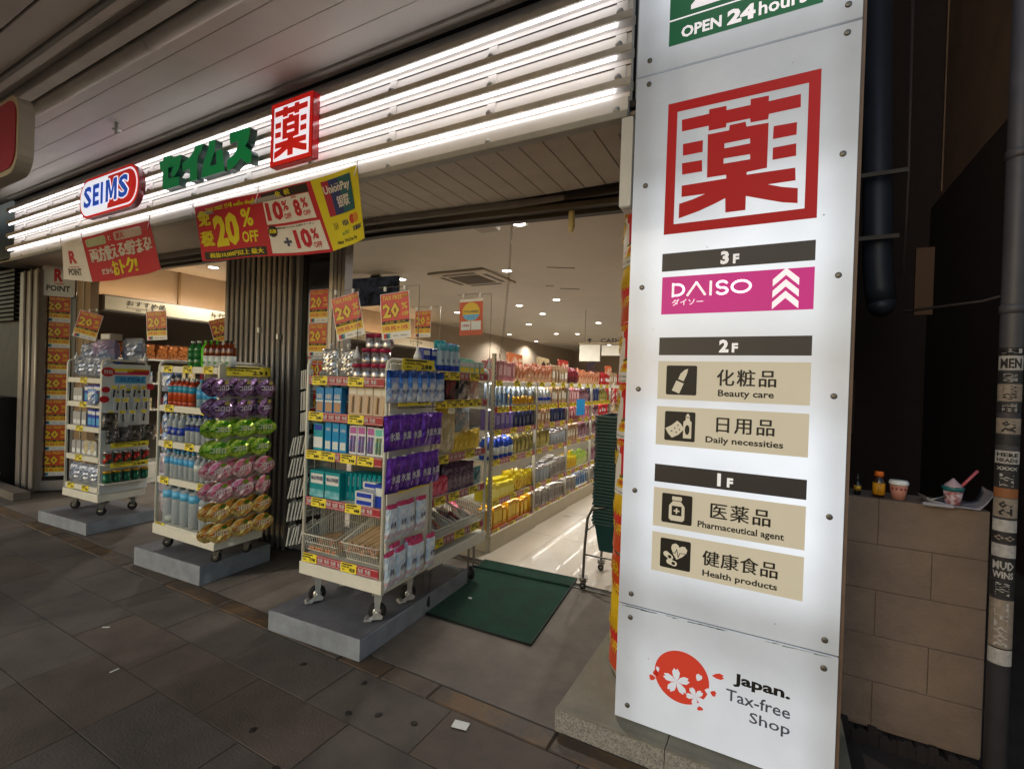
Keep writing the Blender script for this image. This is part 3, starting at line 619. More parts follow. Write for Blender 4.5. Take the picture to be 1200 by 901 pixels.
# downlights
dl = [(-4.855, 5.44), (-3.122, 5.5), (-3.373, 7.72), (-4.326, 9.21), (-4.3, 8.1), (-5.448, 10.8), (-5.669, 13.05), (-5.071, 13.2), (-3.674, 10.9), (-6.04, 8.55), (-7.2, 12.98), (-7.4, 15.3), (-3.2, 13.9), (-1.5, 5.9), (-1.5, 8.5), (-6.9, 3.9), (-2.1, 3.9), (-5.3, 17.0), (-3.9, 15.5)]
lamp_on = mat('downlight_lens', (1, .92, .82), .4, emit=14, ecol=(1, .9, .8)); ring_m = M(); ring_m.lathe([(.085, 0), (.085, -.006), (.065, -.008), (.06, -.002)], gloss_white, 20); ring_me = ring_m.mesh('ring')
lens_m = M(); lens_m.lathe([(.001, -.0095), (.056, -.0095), (.056, -.004), (.001, -.004)], lamp_on, 20); lens_me = lens_m.mesh('lens')
la = bpy.data.lights.new('downlight', 'SPOT'); la.energy = 130; la.color = (1, .95, .88); la.spot_size = R(150); la.spot_blend = .6; la.shadow_soft_size = .05
for i, (x, y) in enumerate(dl):
    t = thing('downlight', f'round lit downlight in the shop ceiling, {"very " if y > 12 else ""}{"far" if y > 7 else "near"} back, number {i}', 'ceiling light', (x, y, CZ), group='downlights in the shop ceiling')
    put('ring', ring_me, t); put('lens', lens_me, t); o = bpy.data.objects.new('lamp', la); COL.objects.link(o); o.parent = t; o.location = (0, 0, -.03)
names = {0: 'between the television and the air conditioner', 1: 'just right of the air conditioner', 2: 'farther back, right of centre', 8: 'far back nearest the aisle sign', 9: 'above the hanging flyer pair'}
ds = [o for o in bpy.data.objects if o.name.startswith('downlight') and o.get('label')]
for i, o in enumerate(ds): o['label'] = 'round lit downlight in the shop ceiling ' + names.get(i, 'among the far scattered ones')
# ceiling cassette, detectors, chain, duct box
t = thing('air_conditioner', 'square white ceiling cassette air conditioner with grey grille', 'air conditioner', (-3.78, 5.7, CZ))
M().box(-.45, .45, -.45, .45, -.035, 0, mat('ac_white', 'a89d8c', .5), .01).obj('panel', t)
gq = M()
for k in range(14): gq.box(-.24, .24, -.24+k*.035, -.225+k*.035, -.045, -.036, mat('ac_grille', '6b6258', .6))
gq.obj('grille', t)
for a in range(4):
    q = M(); q.T = Matrix.Rotation(a*PI/2, 4, 'Z'); q.box(-.26, .26, .32, .38, -.039, -.036, black); q.obj('vent_slot', t)
for x, y, w, ln in ((-1.95, 3.75, 0, .0), (-3.0, 6.6, .12, .012), (-2.4, 5.6, .35, .014), (-2.8, 6.9, .3, .01)):
    if w: tag(M().box(-w/2, w/2, -ln/2, ln/2, -.008, 0, mat('ceiling_slot', '7a7064', .5)).obj('ceiling_slot', None, (x, y, CZ), .5), 'thin dark slot fitting in the shop ceiling'+(' near the entrance' if y < 6 else ' farther back, '+('short' if w < .2 else 'long')), 'ceiling fitting')
tag(M().box(-.1, .1, -.08, .08, -.09, 0, mat('box_beige', '8c8172', .5), .008).obj('ceiling_box', None, (-2.33, 3.7, CZ)), 'small beige box fixed to the ceiling just inside the entrance', 'ceiling box')
k = M(); k.lathe([(.006, .1), (.02, .08), (.022, 0), (.024, -.02), (.016, -.06), (.004, -.065)], mat('detector_cream', 'd8cc9c', .4), 12)
tag(k.obj('sensor', None, (-1.2, 2.95, 2.55)), 'small cream sensor hanging under the black rail at the entrance', 'sensor')
ch = M()
cm = mat('chain_plastic', '8c8274', .5)
for i in range(46):
    z = 2.9-i*.03; a = i*PI/2; q = Vector((math.cos(a)*.008, math.sin(a)*.008, 0))
    ch.tube([(q.x, q.y, z), (q.x, q.y, z-.03), (-q.x, -q.y, z-.03), (-q.x, -q.y, z), (q.x, q.y, z)], .0025, cm, 4)
tag(ch.warp(lambda a, b, c: (a-.10*((2.9-c)/1.4)**2, b, c)).obj('hanging_chain', None, (-2.02, 3.62, 0)), 'thin plastic chain hanging from the ceiling in front of the shelves', 'chain')
t = thing('television', 'dark wall television on a ceiling bracket above the displays', 'television', (-4.96, 5.0, 2.70), rot=(R(-8), R(-4), R(20)))
M().box(-.36, .36, 0, .04, -.205, .205, mat('tv_black', '121214', .2, coat=.5), .006).obj('casing', t)
M().rect(-.345, .345, -.19, .195, -.002, mat('tv_screen', '14161c', .07, col2='39404e', vs=7, thr=(.45, .62), emit=.15)).obj('screen', t)
M().tube([(0, .06, 0), (0, .08, .23)], .018, dark, 8).box(-.07, .07, .02, .12, .215, .24, dark, .004).obj('bracket', t)
# cashier direction sign, hanging
t = thing('aisle_sign', 'hanging aisle sign with black arrow and the letters CAS', 'sign', (0, 9, 0))
M().box(-3.42, -2.2, 0, .03, 2.29, 2.305, mat('sign_rail', 'c8b890', .5)).obj('rail', t)
M().prism([(-3.215, 2.315), (-3.185, 2.315), (-3.185, 2.36), (-3.15, 2.36), (-3.2, 2.405), (-3.25, 2.36), (-3.215, 2.36)], 0, .01, black).text('CASHIER', -2.98, 2.31, .075, black, -.001, al='l', bold=.02, w=.62).obj('lettering', t)
M().box(-3.40, -2.98, 0, .02, 1.95, 2.27, cream).box(-2.95, -2.3, 0, .02, 2.06, 2.26, cream).obj('card', t)
for x in (-3.3, -2.4): M().tube([(x, .01, 2.3), (x, .01, 2.95)], .004, steel, 6).obj('hanger', t)
# ================================================================== RIGHT SIDE
blk = mat('painted_block', '6c5c51', .8, var=.25, vs=3, wpos=True, bump=.45, bs=60); base_d = mat('rubble_dark', '1c1514', .9, var=.3)
t = thing('block_wall', 'low brown painted concrete block wall right of the sign', 'wall', (.235, 2.55, 0))
bw, z = .39, .09
random.seed(7)
for k in range(5):
    h = .194 if k else .19; x = -.04 if k % 2 else -.22
    while x < .52:
        a, b = max(x, 0), min(x+bw, .52)
        if b-a > .03: M().box(a+.0015, b-.0015, random.uniform(0, .002), .2, z+.001, z+h-.001, blk, .0015).obj('block', t)
        x += bw
    z += h
M().box(.003, .517, .006, .19, .08, z-.002, mat('mortar_brown', '66574c', .9)).obj('mortar', t)
rb = M()
for k in range(26):
    x = k*.02; rb.box(x, x+.03, -.01-random.random()*.012, .1, 0, .10-.0+random.uniform(-.03, .01)-k*.0012, base_d, .004)
rb.obj('broken_base', t)
struct(M().box(.235, 3, 2.0, 5, -.02, .012, mat('alley_floor', '2c2522', .8, var=.3, vs=6, bump=.3)).obj('alley_floor'))
WT = z
t = thing('vial', 'small dark glass dropper vial, leftmost item on the block wall', 'bottle', (.335, 2.6, WT))
M().lathe([(.012, 0), (.014, .01), (.014, .045), (.007, .055), (.007, .062)], mat('dark_glass_b', '120e0c', .1, coat=.5), 14).obj('glass', t)
M().lathe([(.0045, .062), (.006, .065), (.004, .09)], mat('vial_cap', '3a3836', .3, .6), 10).obj('cap', t)
M().lathe([(.0145, .02), (.0145, .04)], brassy, 14).obj('label', t)
t = thing('energy_drink_bottle', 'small brown drink bottle with orange cap and yellow label', 'bottle', (.41, 2.6, WT))
M().lathe([(.019, 0), (.022, .006), (.022, .065), (.017, .08), (.013, .085), (.013, .09)], mat('amber_dark', '2c1206', .1, coat=.5), 18).obj('glass', t)
M().lathe([(.0165, .09), (.0165, .108), (.014, .11)], mat('orange_cap', 'd86a18', .4), 18).obj('cap', t)
q = M(); q.lathe([(.0226, .012), (.0226, .062)], mat('yellow_label', 'c88a18', .4), 18); q.T = Matrix.Rotation(PI/2, 4, 'Y'); q.text('ドリンク', -.038, -.006, .012, black, -.0232, w=.04, res=1); q.obj('label', t)
t = thing('paper_cup', 'pink paper cup with white lid and red heart print on the wall', 'cup', (.478, 2.6, WT))
M().lathe([(.024, 0), (.032, .065)], mat('pink_cup', 'b07868', .6), 22).obj('cup', t)
M().lathe([(.034, .062), (.035, .072), (.032, .075), (.031, .08), (.001, .081)], gloss_white, 22).obj('lid', t)
hq = M()
for a in (-140, -112, -84, -56): 
    cxx, cyy = .0325*math.cos(R(a)), .0325*math.sin(R(a)); hq.lathe([(.001, 0), (.0045, .0002), (.001, .0004)], mat('heart_print', '7a1a28', .5), 8, c=(0, 0, 0)); n0 = len(hq.v)-24
    for i in range(n0, len(hq.v)): vx, vy, vz = hq.v[i]; hq.v[i] = (cxx+vx*.9, cyy-.0006-vz, .047+vy*1.1)
hq.obj('heart_print', t)
t = thing('food_tray', 'crumpled white paper tray lying on the right end of the wall', 'tray', (.655, 2.55, WT+.002))
tw = mat('tray_white', '8d8a92', .6, var=.1)
q = M(); vs = []; fs = []
prof = [(-.10, .0, .022), (-.09, .0, .006), (-.02, 0, .0), (.06, 0, .002), (.085, 0, .02), (.10, 0, .055), (.105, 0, .075)]
for j, yy in enumerate((-.03, .0, .06, .1)):
    for i, (a, b, c) in enumerate(prof): vs.append((a+.006*math.sin(j*2+i), yy, c+.006*math.sin(i*1.7+j)+(.012 if j == 0 and i < 5 else .004)))
for j in range(3):
    for i in range(6): a = j*7+i; fs.append((a, a+1, a+8, a+7))
n = len(vs); vs += [(a, b, c-.005) for a, b, c in vs]; fs += [(n+a, n+d, n+c, n+b) for a, b, c, d in fs[:]]
for i in range(6): fs.append((i, n+i, n+i+1, i+1)); fs.append((21+i, 22+i, n+22+i, n+21+i))
q.add(vs, fs, tw, True); q.obj('sheet', t)
M().box(-.115, -.02, -.045, -.025, .0, .014, tw, .004).obj('napkin', t); M().tube([(-.09, -.02, .02), (.0, .03, .05)], .003, steel, 6).obj('spoon', t)
t = thing('sundae_cup', 'clear dessert cup with pink cream and teal rim on the tray', 'cup', (.648, 2.575, WT+.006))
M().lathe([(.018, 0), (.024, .004), (.033, .07)], mat('parfait', '8a5458', .3, col2='b8a8b0', vs=40, thr=(.45, .55)), 20).obj('cup', t)
M().lathe([(.0335, .058), (.036, .074), (.034, .075)], mat('teal_rim', '1f5e60', .4), 20).obj('rim', t)
q = M(); q.lathe([(.03, .07), (.028, .08), (.018, .09), (.009, .1), (.002, .108)], mat('whipped_cream', 'a08a94', .6, bump=.3), 14); q.obj('cream', t)
M().tube([(.02, 0, .07), (.075, .01, .145)], .0055, mat('pink_straw', 'a8505c', .4), 10).obj('straw', t)
# sticker covered drainpipe
pm = mat('pipe_grey', '3c3a40', .5, var=.2, vs=12)
t = thing('drainpipe', 'dark grey vertical drainpipe covered in worn stickers at the right edge', 'pipe', (.736, 2.36, 0))
PRr = .031
M().lathe([(PRr, -.01), (PRr, 1.62), (PRr+.001, 1.63), (PRr+.001, 4.5)], pm, 24).obj('pipe', t)
for z in (1.80, 2.35): M().lathe([(PRr+.001, z), (PRr+.005, z+.003), (PRr+.005, z+.03), (PRr+.001, z+.033)], pm, 24).obj('coupling', t)
def stk(z0, z1, cm, texts, rot=False, aw=2.3):
    q = M(); q.rect(-PRr*aw/2, PRr*aw/2, z0, z1, 0, cm, 8, 1)
    for s, zz, hh, c in texts:
        if rot:
            L = hh; v, f, a = text_geo(s, .03, 1, 1); q.add([(.018-qv*.036, -.0006, zz+pv_*L) for pv_, qv in v], f, c)
        else: q.text(s, 0, zz, hh, c, -.0006, w=PRr*1.75, bold=.04, res=1)
    q.warp(lambda x, y, z: ((PRr+.0025-y)*math.sin(x/PRr-.25), -(PRr+.0025-y)*math.cos(x/PRr-.25), z))
    q.obj('sticker', t)
sw = mat('sticker_white', '94918f', .6, var=.25, vs=60); sk2 = mat('sticker_black', '1a181a', .6, var=.2); so_ = mat('sticker_orange', '7a4a28', .6, var=.2); sb = mat('sticker_beige', '776c62', .6, var=.3, vs=50)
stk(1.43+.22, 1.43+.24, sk2, []); 
ST = [(1.655, 1.68, sk2, [('AI', 1.659, .016, sw)], 0), (1.60, 1.652, sw, [('MEN', 1.606, .035, sk2)], 0), (1.555, 1.595, sk2, [('GROUP', 1.558, .03, sw)], 1), (1.49, 1.55, sb, [('GRUU', 1.495, .05, sk2)], 1), (1.45, 1.487, sk2, [('HENRA', 1.453, .03, sw)], 1), (1.375, 1.43, sb, [('R9', 1.38, .04, sk2)], 1),
      (1.335, 1.37, sk2, []), (1.27, 1.315, sw, [('HERE', 1.294, .014, sk2), ('HEADS', 1.275, .014, sk2)], 0), (1.24, 1.268, sk2, [('XXXX', 1.247, .012, sw)], 0), (1.185, 1.238, sk2, [('PILOT', 1.19, .044, sw)], 1), (1.15, 1.183, so_, []), (1.08, 1.148, sb, [('29', 1.088, .05, sk2)], 1),
      (1.03, 1.072, sw, []), (.99, 1.028, sk2, [('OO', .998, .02, sb)], 0), (.94, .985, sw, []), (.86, .935, sk2, [('MUD', .895, .03, sw), ('WINS', .865, .025, sw)], 0), (.80, .855, sk2, [('LIONS', .805, .045, sw)], 1), (.62, .79, sb, [('BOOTHILL', .625, .155, sw)], 1), (.56, .615, sw, [])]
for q_ in ST: stk(*q_[:4], bool(q_[4]) if len(q_) > 4 else False)
# dark alley and neighbouring building
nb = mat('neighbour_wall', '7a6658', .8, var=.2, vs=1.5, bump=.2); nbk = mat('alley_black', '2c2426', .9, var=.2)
t = thing('neighbour_building', 'dark brown neighbouring building overhanging the narrow alley', 'building')
M().box(2.0, 6, 2.7, 12.7, 4.35, 14, nb).obj('upper_wall', t)
for y in (6.2, 8.9): M().box(1.985, 2.0, y, y+.03, 4.4, 12, MATS['neighbour_wall']).obj('drain_line', t)
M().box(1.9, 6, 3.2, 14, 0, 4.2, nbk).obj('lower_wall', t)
M().box(1.17, 1.31, 6.0, 6.04, 2.28, 2.93, mat('warm_pane', '4a2e16', .6)).obj('painted_glow_pane', t)  # orange glow put into a flat base colour, gives no light
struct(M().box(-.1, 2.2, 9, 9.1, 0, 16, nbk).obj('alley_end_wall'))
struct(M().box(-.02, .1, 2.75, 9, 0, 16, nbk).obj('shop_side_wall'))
t = thing('air_duct', 'bluish grey ventilation duct curving down the alley wall', 'duct', (0, 6, 0))
dm = mat('duct_blue', '343a48', .5, .3, var=.15, vs=3)
M().tube([(.77, 0, 6), (.87, 0, 2.75), (.89, 0, 2.55), (.91, .0, 2.42)], .125, dm, 20).lathe([(.125, 2.43), (.11, 2.34), (.05, 2.28)], dm, 20, c=(.91, 0, 0)).obj('duct', t)
M().box(.5, 1.05, -.2, -.17, 3.62, 3.66, dark).box(.5, 1.0, -.2, -.17, 3.0, 3.04, dark).obj('bracket', t)
# ================================================================== STEPS, MAT, RACKS
step_m = mat('grey_painted_step', '868c94', .55, var=.22, vs=9, wpos=True, bump=.1); step_t = mat('step_worn_top', '6a6a6e', .6, var=.35, vs=4, wpos=True)
def step(x, y, w, d, h, rz, label):
    t = thing('display_step', label, 'platform', (x, y, 0), rz)
    M().box(-w, 0, 0, d, 0, h-.004, step_m, .004).obj('platform', t); M().box(-w+.006, -.006, .006, d-.006, h-.0035, h, step_t).obj('worn_top', t); return t
step(-1.868, 1.862, .69, 1.12, .12, R(3.6), 'grey painted wooden platform under the nearest wheeled display rack')
step(-3.478, 1.935, .80, .56, .14, R(3.3), 'grey painted wooden platform under the drinks rack in the middle')
step(-5.345, 1.985, .85, .58, .11, R(4), 'low grey painted wooden platform under the farthest wheeled rack')
mg = mat('green_mat', '0a3828', .95, var=.35, vs=7, bump=1, bs=220, wpos=True)
t = thing('door_mat', 'dark green entrance mat lying in front of the shop door', 'mat')
q = M(); P4 = [(-1.915, 2.46), (-1.171, 2.484), (-1.284, 3.512), (-2.075, 3.45)]
q.add([(a, b, .002) for a, b in P4]+[(a, b, .012) for a, b in P4], [(4, 5, 6, 7), (0, 1, 5, 4), (1, 2, 6, 5), (2, 3, 7, 6), (3, 0, 4, 7)], mg); q.obj('pile', t)
rr_ = M(); rr_.tube([(a, b, .008) for a, b in P4+P4[:1]], .007, mat('mat_rubber', '0e1a14', .7), 6); rr_.obj('rubber_edge', t)
q = M(); q.tube([(-2.06, 3.27, .014), (-1.27, 3.33, .014)], .012, mg, 8); q.obj('fold', t)
tag(M().box(-.012, .012, -.008, .008, 0, .004, gloss_white).obj('paper_bit', None, (-1.78, 2.78, .013)), 'tiny white paper bit lying on the green mat', 'litter')

def caster_parts(parent, x, y, z0, z1, rz, brake=True, r=.05):
    c = put('caster', None, parent, (x, y, z0), rz); cm_ = chrome if brake else steel
    q = M(); H = z1-z0; q.box(-.035, .035, -.035, .035, H-.006, H, cm_).lathe([(.024, H-.03), (.02, H-.006)], cm_, 14)
    for s in (-1, 1): y_ = s*(r*.36+.003); q.prism([(-.010, r-.014), (.010, r-.014), (.024, H-.045), (.024, H-.028), (-.016, H-.028), (-.016, H-.05)], y_-.0015, y_+.0015, cm_)
    q.box(-.03, .034, -r*.36-.004, r*.36+.004, H-.032, H-.027, cm_); q.tube([(0, -r*.5, r), (0, r*.5, r)], .009, cm_, 10)
    if brake: q.prism([(-.05, r*.32), (-.046, r*.22), (.03, r*.3), (.036, r*.62), (.012, r*1.05), (-.012, r*.9)], -r*.36-.012, -r*.36-.007, cm_).prism([(-.07, r*.18), (-.03, r*.16), (-.02, r*.36), (-.06, r*.4)], -r*.36-.022, r*.36, cm_)
    q.obj('fork', c)
    w = M(); w.lathe([(r*.5, -.014), (r*.92, -.014), (r, -.008), (r, .008), (r*.92, .014), (r*.5, .014)], rubber, 20); w.lathe([(.006, -.0165), (r*.5, -.015), (r*.5, .015), (.006, .0165)], cm_, 14)
    w.warp(lambda a, b, cc: (a, cc, b+r)); w.obj('wheel', c)
TAGS = {}
def tag_mesh(w, num):
    k = (w, num)
    if k in TAGS: return TAGS[k]
    w *= 1.12; h = .052; q = M(); q.box(-w/2, w/2, -.002, 0, 0, h, yellow); q.rect(-w*.42, w*.25, h*.78, h*.92, -.003, black)
    q.text(num, w*.24, h*.14, h*.42, black, -.0032, w=w*.36, bold=.04, res=1)
    q.text('お買得品 特価', -w*.19, h*.5, h*.2, black, -.0032, w=w*.5, res=1).text('税込', -w*.3, h*.2, h*.16, black, -.0032, w=w*.16, res=1)
    TAGS[k] = q.mesh('price_tag'); return TAGS[k]
RAILS = {}
def rail_mesh(L, kind):
    k = (round(L, 2), kind)
    if k in RAILS: return RAILS[k]
    q = M(); h = .052
    if kind == 'red':
        q.box(0, L, -.003, 0, 0, h, red_d); q.rect(0, L, h*.1, h*.14, -.0036, gloss_white).rect(0, L, h*.86, h*.9, -.0036, gloss_white)
        x = .03
        while x < L-.03: q.text('免税' if int(x*20) % 2 else '兔税', x, h*.24, h*.52, gloss_white, -.0038, w=.04, bold=.018, res=1); x += .052
    elif kind == 'white': q.box(0, L, -.003, 0, 0, h*.75, cream)
    elif kind == 'yellow': q.box(0, L, -.003, 0, 0, h, red_d)
    RAILS[k] = q.mesh('price_rail'); return RAILS[k]
def shelf_level(parent, x0, x1, y0, y1, z, kind, tags, tw=.105, tilt=0):
    """shelf board (z = its top), price rail below its front edge, price tags; tags = [(x, number)]"""
    s = M(); s.box(x0, x1, y0, y1, -.018, 0, cream, .002); so_ = s.obj('shelf', parent, (0, 0, z))
    put('price_rail', rail_mesh(x1-x0, kind), so_, (x0, y0-.001, -.046))
    for x, n in tags: put('price_tag', tag_mesh(tw, n), so_, (x, y0-.006, -.047), rot=(R(-3), R(random.uniform(-1.5, 1.5)), 0))
    return so_
def rack(nm, label, loc, rz, w, d, zb, zt, cast_z, levels, kind='red', endp=True, bars=True, tw=.105, casters=((-1, 0), (1, 0), (-1, 1), (1, 1)), brake=True, cr=.05, wire=True, corner=True):
    """x: -w/2..w/2, y: 0 (front)..d. zb base bottom, zt top, levels [(z, kind, tags, depth)]"""
    t = thing(nm, label, 'display rack', loc, rz)
    M().box(-w/2, w/2, 0, d, zb, zb+.075, cream, .003).obj('base_tray', t)
    up = .011
    for (sx) in (-1, 1):
        x = sx*(w/2-.014); 
        M().tube([(x, .014, zb+.07), (x, .014, zt-.04), (x, .022, zt-.012), (x, .05, zt), (x, d-.05, zt), (x, d-.022, zt-.012), (x, d-.014, zt-.04), (x, d-.014, zb+.07)], up, cream, 10).obj('side_frame', t)
        if wire:
            q = M()
            for k in range(1, 6): q.tube([(x, .014+(d-.028)*k/6, zb+.07), (x, .014+(d-.028)*k/6, zt)], .0025, cream, 4)
            for k in range(int((zt-zb)/.09)): q.tube([(x, .014, zb+.1+k*.09), (x, d-.014, zb+.1+k*.09)], .0025, cream, 4)
            q.obj('wire_side', t)
    M().box(-w/2+.02, w/2-.02, d-.02, d-.012, zb+.075, zt-.08, mat('rack_back', '8c8878', .6, var=.1)).obj('back_panel', t)
    for z, k, tg, dd in levels: shelf_level(t, -w/2+.03 if not corner else -w/2+.028, w/2-.03, .012, dd, z, k or kind, tg, tw)
    for sx, sy in casters: caster_parts(t, sx*(w/2-.08), .07 if sy == 0 else d-.07, cast_z, zb, R(48)+random.uniform(-.3, .3), brake, cr)
    return t
def frame(loc, rz): return Matrix.Translation(loc) @ Matrix.Rotation(rz, 4, 'Z')
# ------------------------------------------------------------------ product templates
random.seed(21)
def foil(name, c, c2=None, rough=.24, metal=.4, vs=18, thr=(.42, .58)): return mat(name, c, rough, metal, var=.12, vs=vs, bump=.5, bs=35, col2=c2, thr=thr, coat=.3)
def pouch(w, h, d, body, band=None, top=None, text=None, tcol=None, tz=.4, th=.16, tw=.7, spout=False, seed=1, nx=8, nz=9, lens=False, hole=False, txtbold=.02):
    rnd = random.Random(seed); q = M(); F_ = []; B_ = []
    def th_(u, v):
        if lens: return max(0, 1-(u*u+v*v))**.6
        return (max(0, 1-u**4))**.7*(max(0, 1-abs(v)**3.2))**.8
    vs = []
    for s in (-1, 1):
        for j in range(nz+1):
            for i in range(nx+1):
                u = i/nx*2-1; v = j/nz*2-1
                if lens:
                    uu = u*math.sqrt(max(0, 1-v*v*.55)); vv = v*math.sqrt(max(0, 1-u*u*.55)); x, z = uu*w/2*1.1, h/2+vv*h/2*1.1
                else: x = u*w/2*(1-.05*(1-abs(v)**2)); z = (v+1)/2*h
                t = th_(u, v)*d/2; cr = (rnd.random()-.5)*d*(.5 if lens else .18)*(1 if t > .002 else .15)
                vs.append((x+(rnd.random()-.5)*w*(.045 if lens else .02), s*(t+.0008)+cr*s*.8, z+(rnd.random()-.5)*h*(.045 if lens else .01)))
    N = (nx+1)*(nz+1); mats = {}
    for j in range(nz):
        v = (j+.5)/nz; m_ = body
        if band and band[1] <= v <= band[2]: m_ = band[0]
        if top and v > top[1]: m_ = top[0]
        fs = []
        for i in range(nx):
            a = j*(nx+1)+i; fs.append((a, a+1, a+nx+2, a+nx+1)); a += N; fs.append((a, a+nx+1, a+nx+2, a+1))
        mats.setdefault(m_.name, (m_, []))[1].extend(fs)
    for m_, fs in mats.values():
        q.add(vs, fs, m_, False)
    if text: q.text(text, 0, h*tz, h*th, tcol, -d/2*1.15-.002, w=w*tw, bold=txtbold, res=1)
    parts = [('bag', q)]
    if spout:
        k = M(); k.lathe([(.008, h-.004), (.008, h+.012), (.012, h+.014), (.012, h+.032), (.010, h+.034)], gloss_white, 12); parts.append(('spout', k))
    if hole:
        k = M(); k.prism([(-w*.12, h*.985), (w*.12, h*.985), (w*.1, h*1.05), (-w*.1, h*1.05)], -.001, .001, gloss_white); parts.append(('hang_tab', k))
    return parts
def bottle(r, h, liquid, label, cap, shoulder=.72, neck=.35, lab=(.28, .6), text=None, tcol=None, n=14, lab2=None):
    q = M(); q.lathe([(r*.8, 0), (r, .008), (r, h*lab[0]), (r*.94, h*(lab[0]+.02)), (r*.94, h*(lab[1]-.02)), (r, h*lab[1]), (r*.98, h*shoulder), (r*neck*1.3, h*.86), (r*neck, h*.9), (r*neck, h*.93)], liquid, n)
    c = M(); c.lathe([(r*neck*1.25, h*.925), (r*neck*1.25, h*.995), (r*neck*1.1, h)], cap, 10)
    l = M(); l.lathe([(r*1.01, h*lab[0]), (r*1.01, h*lab[1])], label, n)
    if lab2: l.lathe([(r*1.015, h*(lab[0]+(lab[1]-lab[0])*.6)), (r*1.015, h*lab[1])], lab2, n)
    if text: l.text(text, 0, h*(lab[0]+.08), h*.12, tcol, -r*1.03, w=r*1.2, bold=.03, res=1)
    return [('bottle', q), ('cap', c), ('label', l)]
def can(r, h, body, lid, lidh=.02, n=16):
    q = M(); q.lathe([(r*.96, 0), (r, .004), (r, h-lidh)], body, n); l = M(); l.lathe([(r*1.03, h-lidh), (r*1.03, h-.002), (r*.99, h)], lid, n); return [('body', q), ('lid', l)]
def spray(r, h, body, capm, band):
    q = M(); q.lathe([(r*.95, 0), (r, .004), (r, h*.72), (r*.8, h*.76)], body, 14); l = M(); l.lathe([(r*.82, h*.76), (r*.85, h*.98), (r*.6, h)], capm, 14); b = M(); b.lathe([(r*1.01, h*.05), (r*1.01, h*.25)], band, 14).text('8x4', 0, h*.35, h*.14, band, -r*1.03, w=r*1.2, res=1); return [('can', q), ('cap', l), ('label', b)]
def carton(w, h, d, body, face=None, text=None, tcol=None, band=None, tz=.55, th=.2, tw=.8):
    q = M(); q.box(-w/2, w/2, -d/2, d/2, 0, h, body, .0015); y = -d/2-.0006; parts = [('carton', q)]; l = M()
    if face: l.rect(-w*.42, w*.42, h*face[1], h*face[2], y, face[0])
    if band: l.rect(-w*.48, w*.48, h*band[1], h*band[2], y-.0004, band[0])
    if text: l.text(text, 0, h*tz, h*th, tcol, y-.001, w=w*tw, bold=.02, res=1)
    if l.f: parts.append(('front_print', l))
    return parts
def blister(w, h, body, item, cardm, n=2):
    """card with hang hole and item under clear film"""
    q = M(); q.box(-w/2, w/2, -.002, .002, 0, h, cardm, .001).rect(-w*.42, w*.42, h*.72, h*.95, -.0028, body)
    l = M()
    for k in range(n): x = (k-(n-1)/2)*w*.4; l.tube([(x, -.009, h*.08), (x, -.009, h*.4), (x+.003, -.009, h*.66)], w*.11, item, 8)
    return [('card', q), ('contents', l)]
clear = mat('clear_water', (.8, .9, .96), .08, trans=.62, ior=1.2, var=.03)
clr_b = mat('clear_blue', (.5, .78, .94), .08, trans=.55, ior=1.2, var=.05)
amber = mat('amber_tea', '6a2a0c', .12, coat=.4, var=.15); greent = mat('green_tea', '1d6a2a', .12, coat=.4, var=.15); limeb = mat('lime_bottle', '53b81c', .2, coat=.3, var=.1)
redtea = mat('red_tea', 'a83a1c', .15, coat=.4, var=.15); capw = mat('cap_white', 'd8d8d4', .4); capb = mat('cap_blue', '3d9cd0', .4); capd = mat('cap_dark', '1c2a24', .4); capg = mat('cap_lime', '8fc41e', .4)
lab_b = mat('label_blue', '1f3fae', .35, var=.15, vs=40); lab_lb = mat('label_sky', '52a8dc', .35, var=.2, vs=30); lab_w = mat('label_white', 'd4dcd8', .4, var=.1, vs=40); lab_t = mat('label_teal', '2f98b8', .4); 
silver = mat('silver_foil', 'c8c8c8', .2, .85, bump=1, bs=22, var=.1); silv2 = mat('silver_can', 'b8b4b6', .25, .8, var=.1); lid_r = mat('lid_magenta', 'a01c46', .3)
f_blue = foil('foil_blue_white', '2c7ed8', 'd8e4f0', vs=16); f_purple = foil('foil_purple', '7434c0', '4c1c90', vs=12); f_pale = foil('foil_pale_aqua', 'c8dcec', 'e8f0f4', vs=20, metal=.1)
f_grape = foil('gummy_grape', '5a2c58', 'a888b8', vs=26, metal=.45); f_musc = foil('gummy_muscat', '5ca41c', 'c8e058', vs=24, metal=.4); f_peach = foil('gummy_peach', 'e05c84', 'f4dcd8', vs=22, metal=.4); f_mango = foil('gummy_mango', 'dc8414', 'f4e08c', vs=22, metal=.4)
f_black = foil('foil_black', '1c1c20', '707074', vs=10, metal=.5); f_grey = foil('foil_grey', '8c8a86', '3c3a38', vs=10, metal=.5)
clearbag = foil('clear_bag', 'b8bcc4', '8894ac', vs=12, metal=.3, rough=.2)
T_ = {}
T_['spout'] = tpl('spout_pouch', 'pouch', pouch(.125, .17, .05, silver, spout=True, seed=3, nx=10, nz=12))
T_['canister'] = tpl('canister', 'canister', can(.032, .085, silv2, lid_r, .022))
T_['bluepack'] = tpl('boxed_pack', 'carton', carton(.06, .15, .035, mat('pack_blue', '1f86c4', .35, var=.1), (mat('pack_tan', 'b8906c', .5), .05, .4), '歯', gloss_white, (lab_w, .42, .5)))
T_['brush'] = tpl('brush_pack', 'brush pack', blister(.062, .165, cream, wood, mat('pack_beige', 'c4b09a', .4, var=.08), 1))
T_['tallblue'] = tpl('boxed_pack', 'carton', carton(.05, .175, .03, mat('pack_azure', '1890c8', .3, var=.12, vs=14), (lab_w, .08, .35), 'CARE', gloss_white, tz=.7, th=.1))
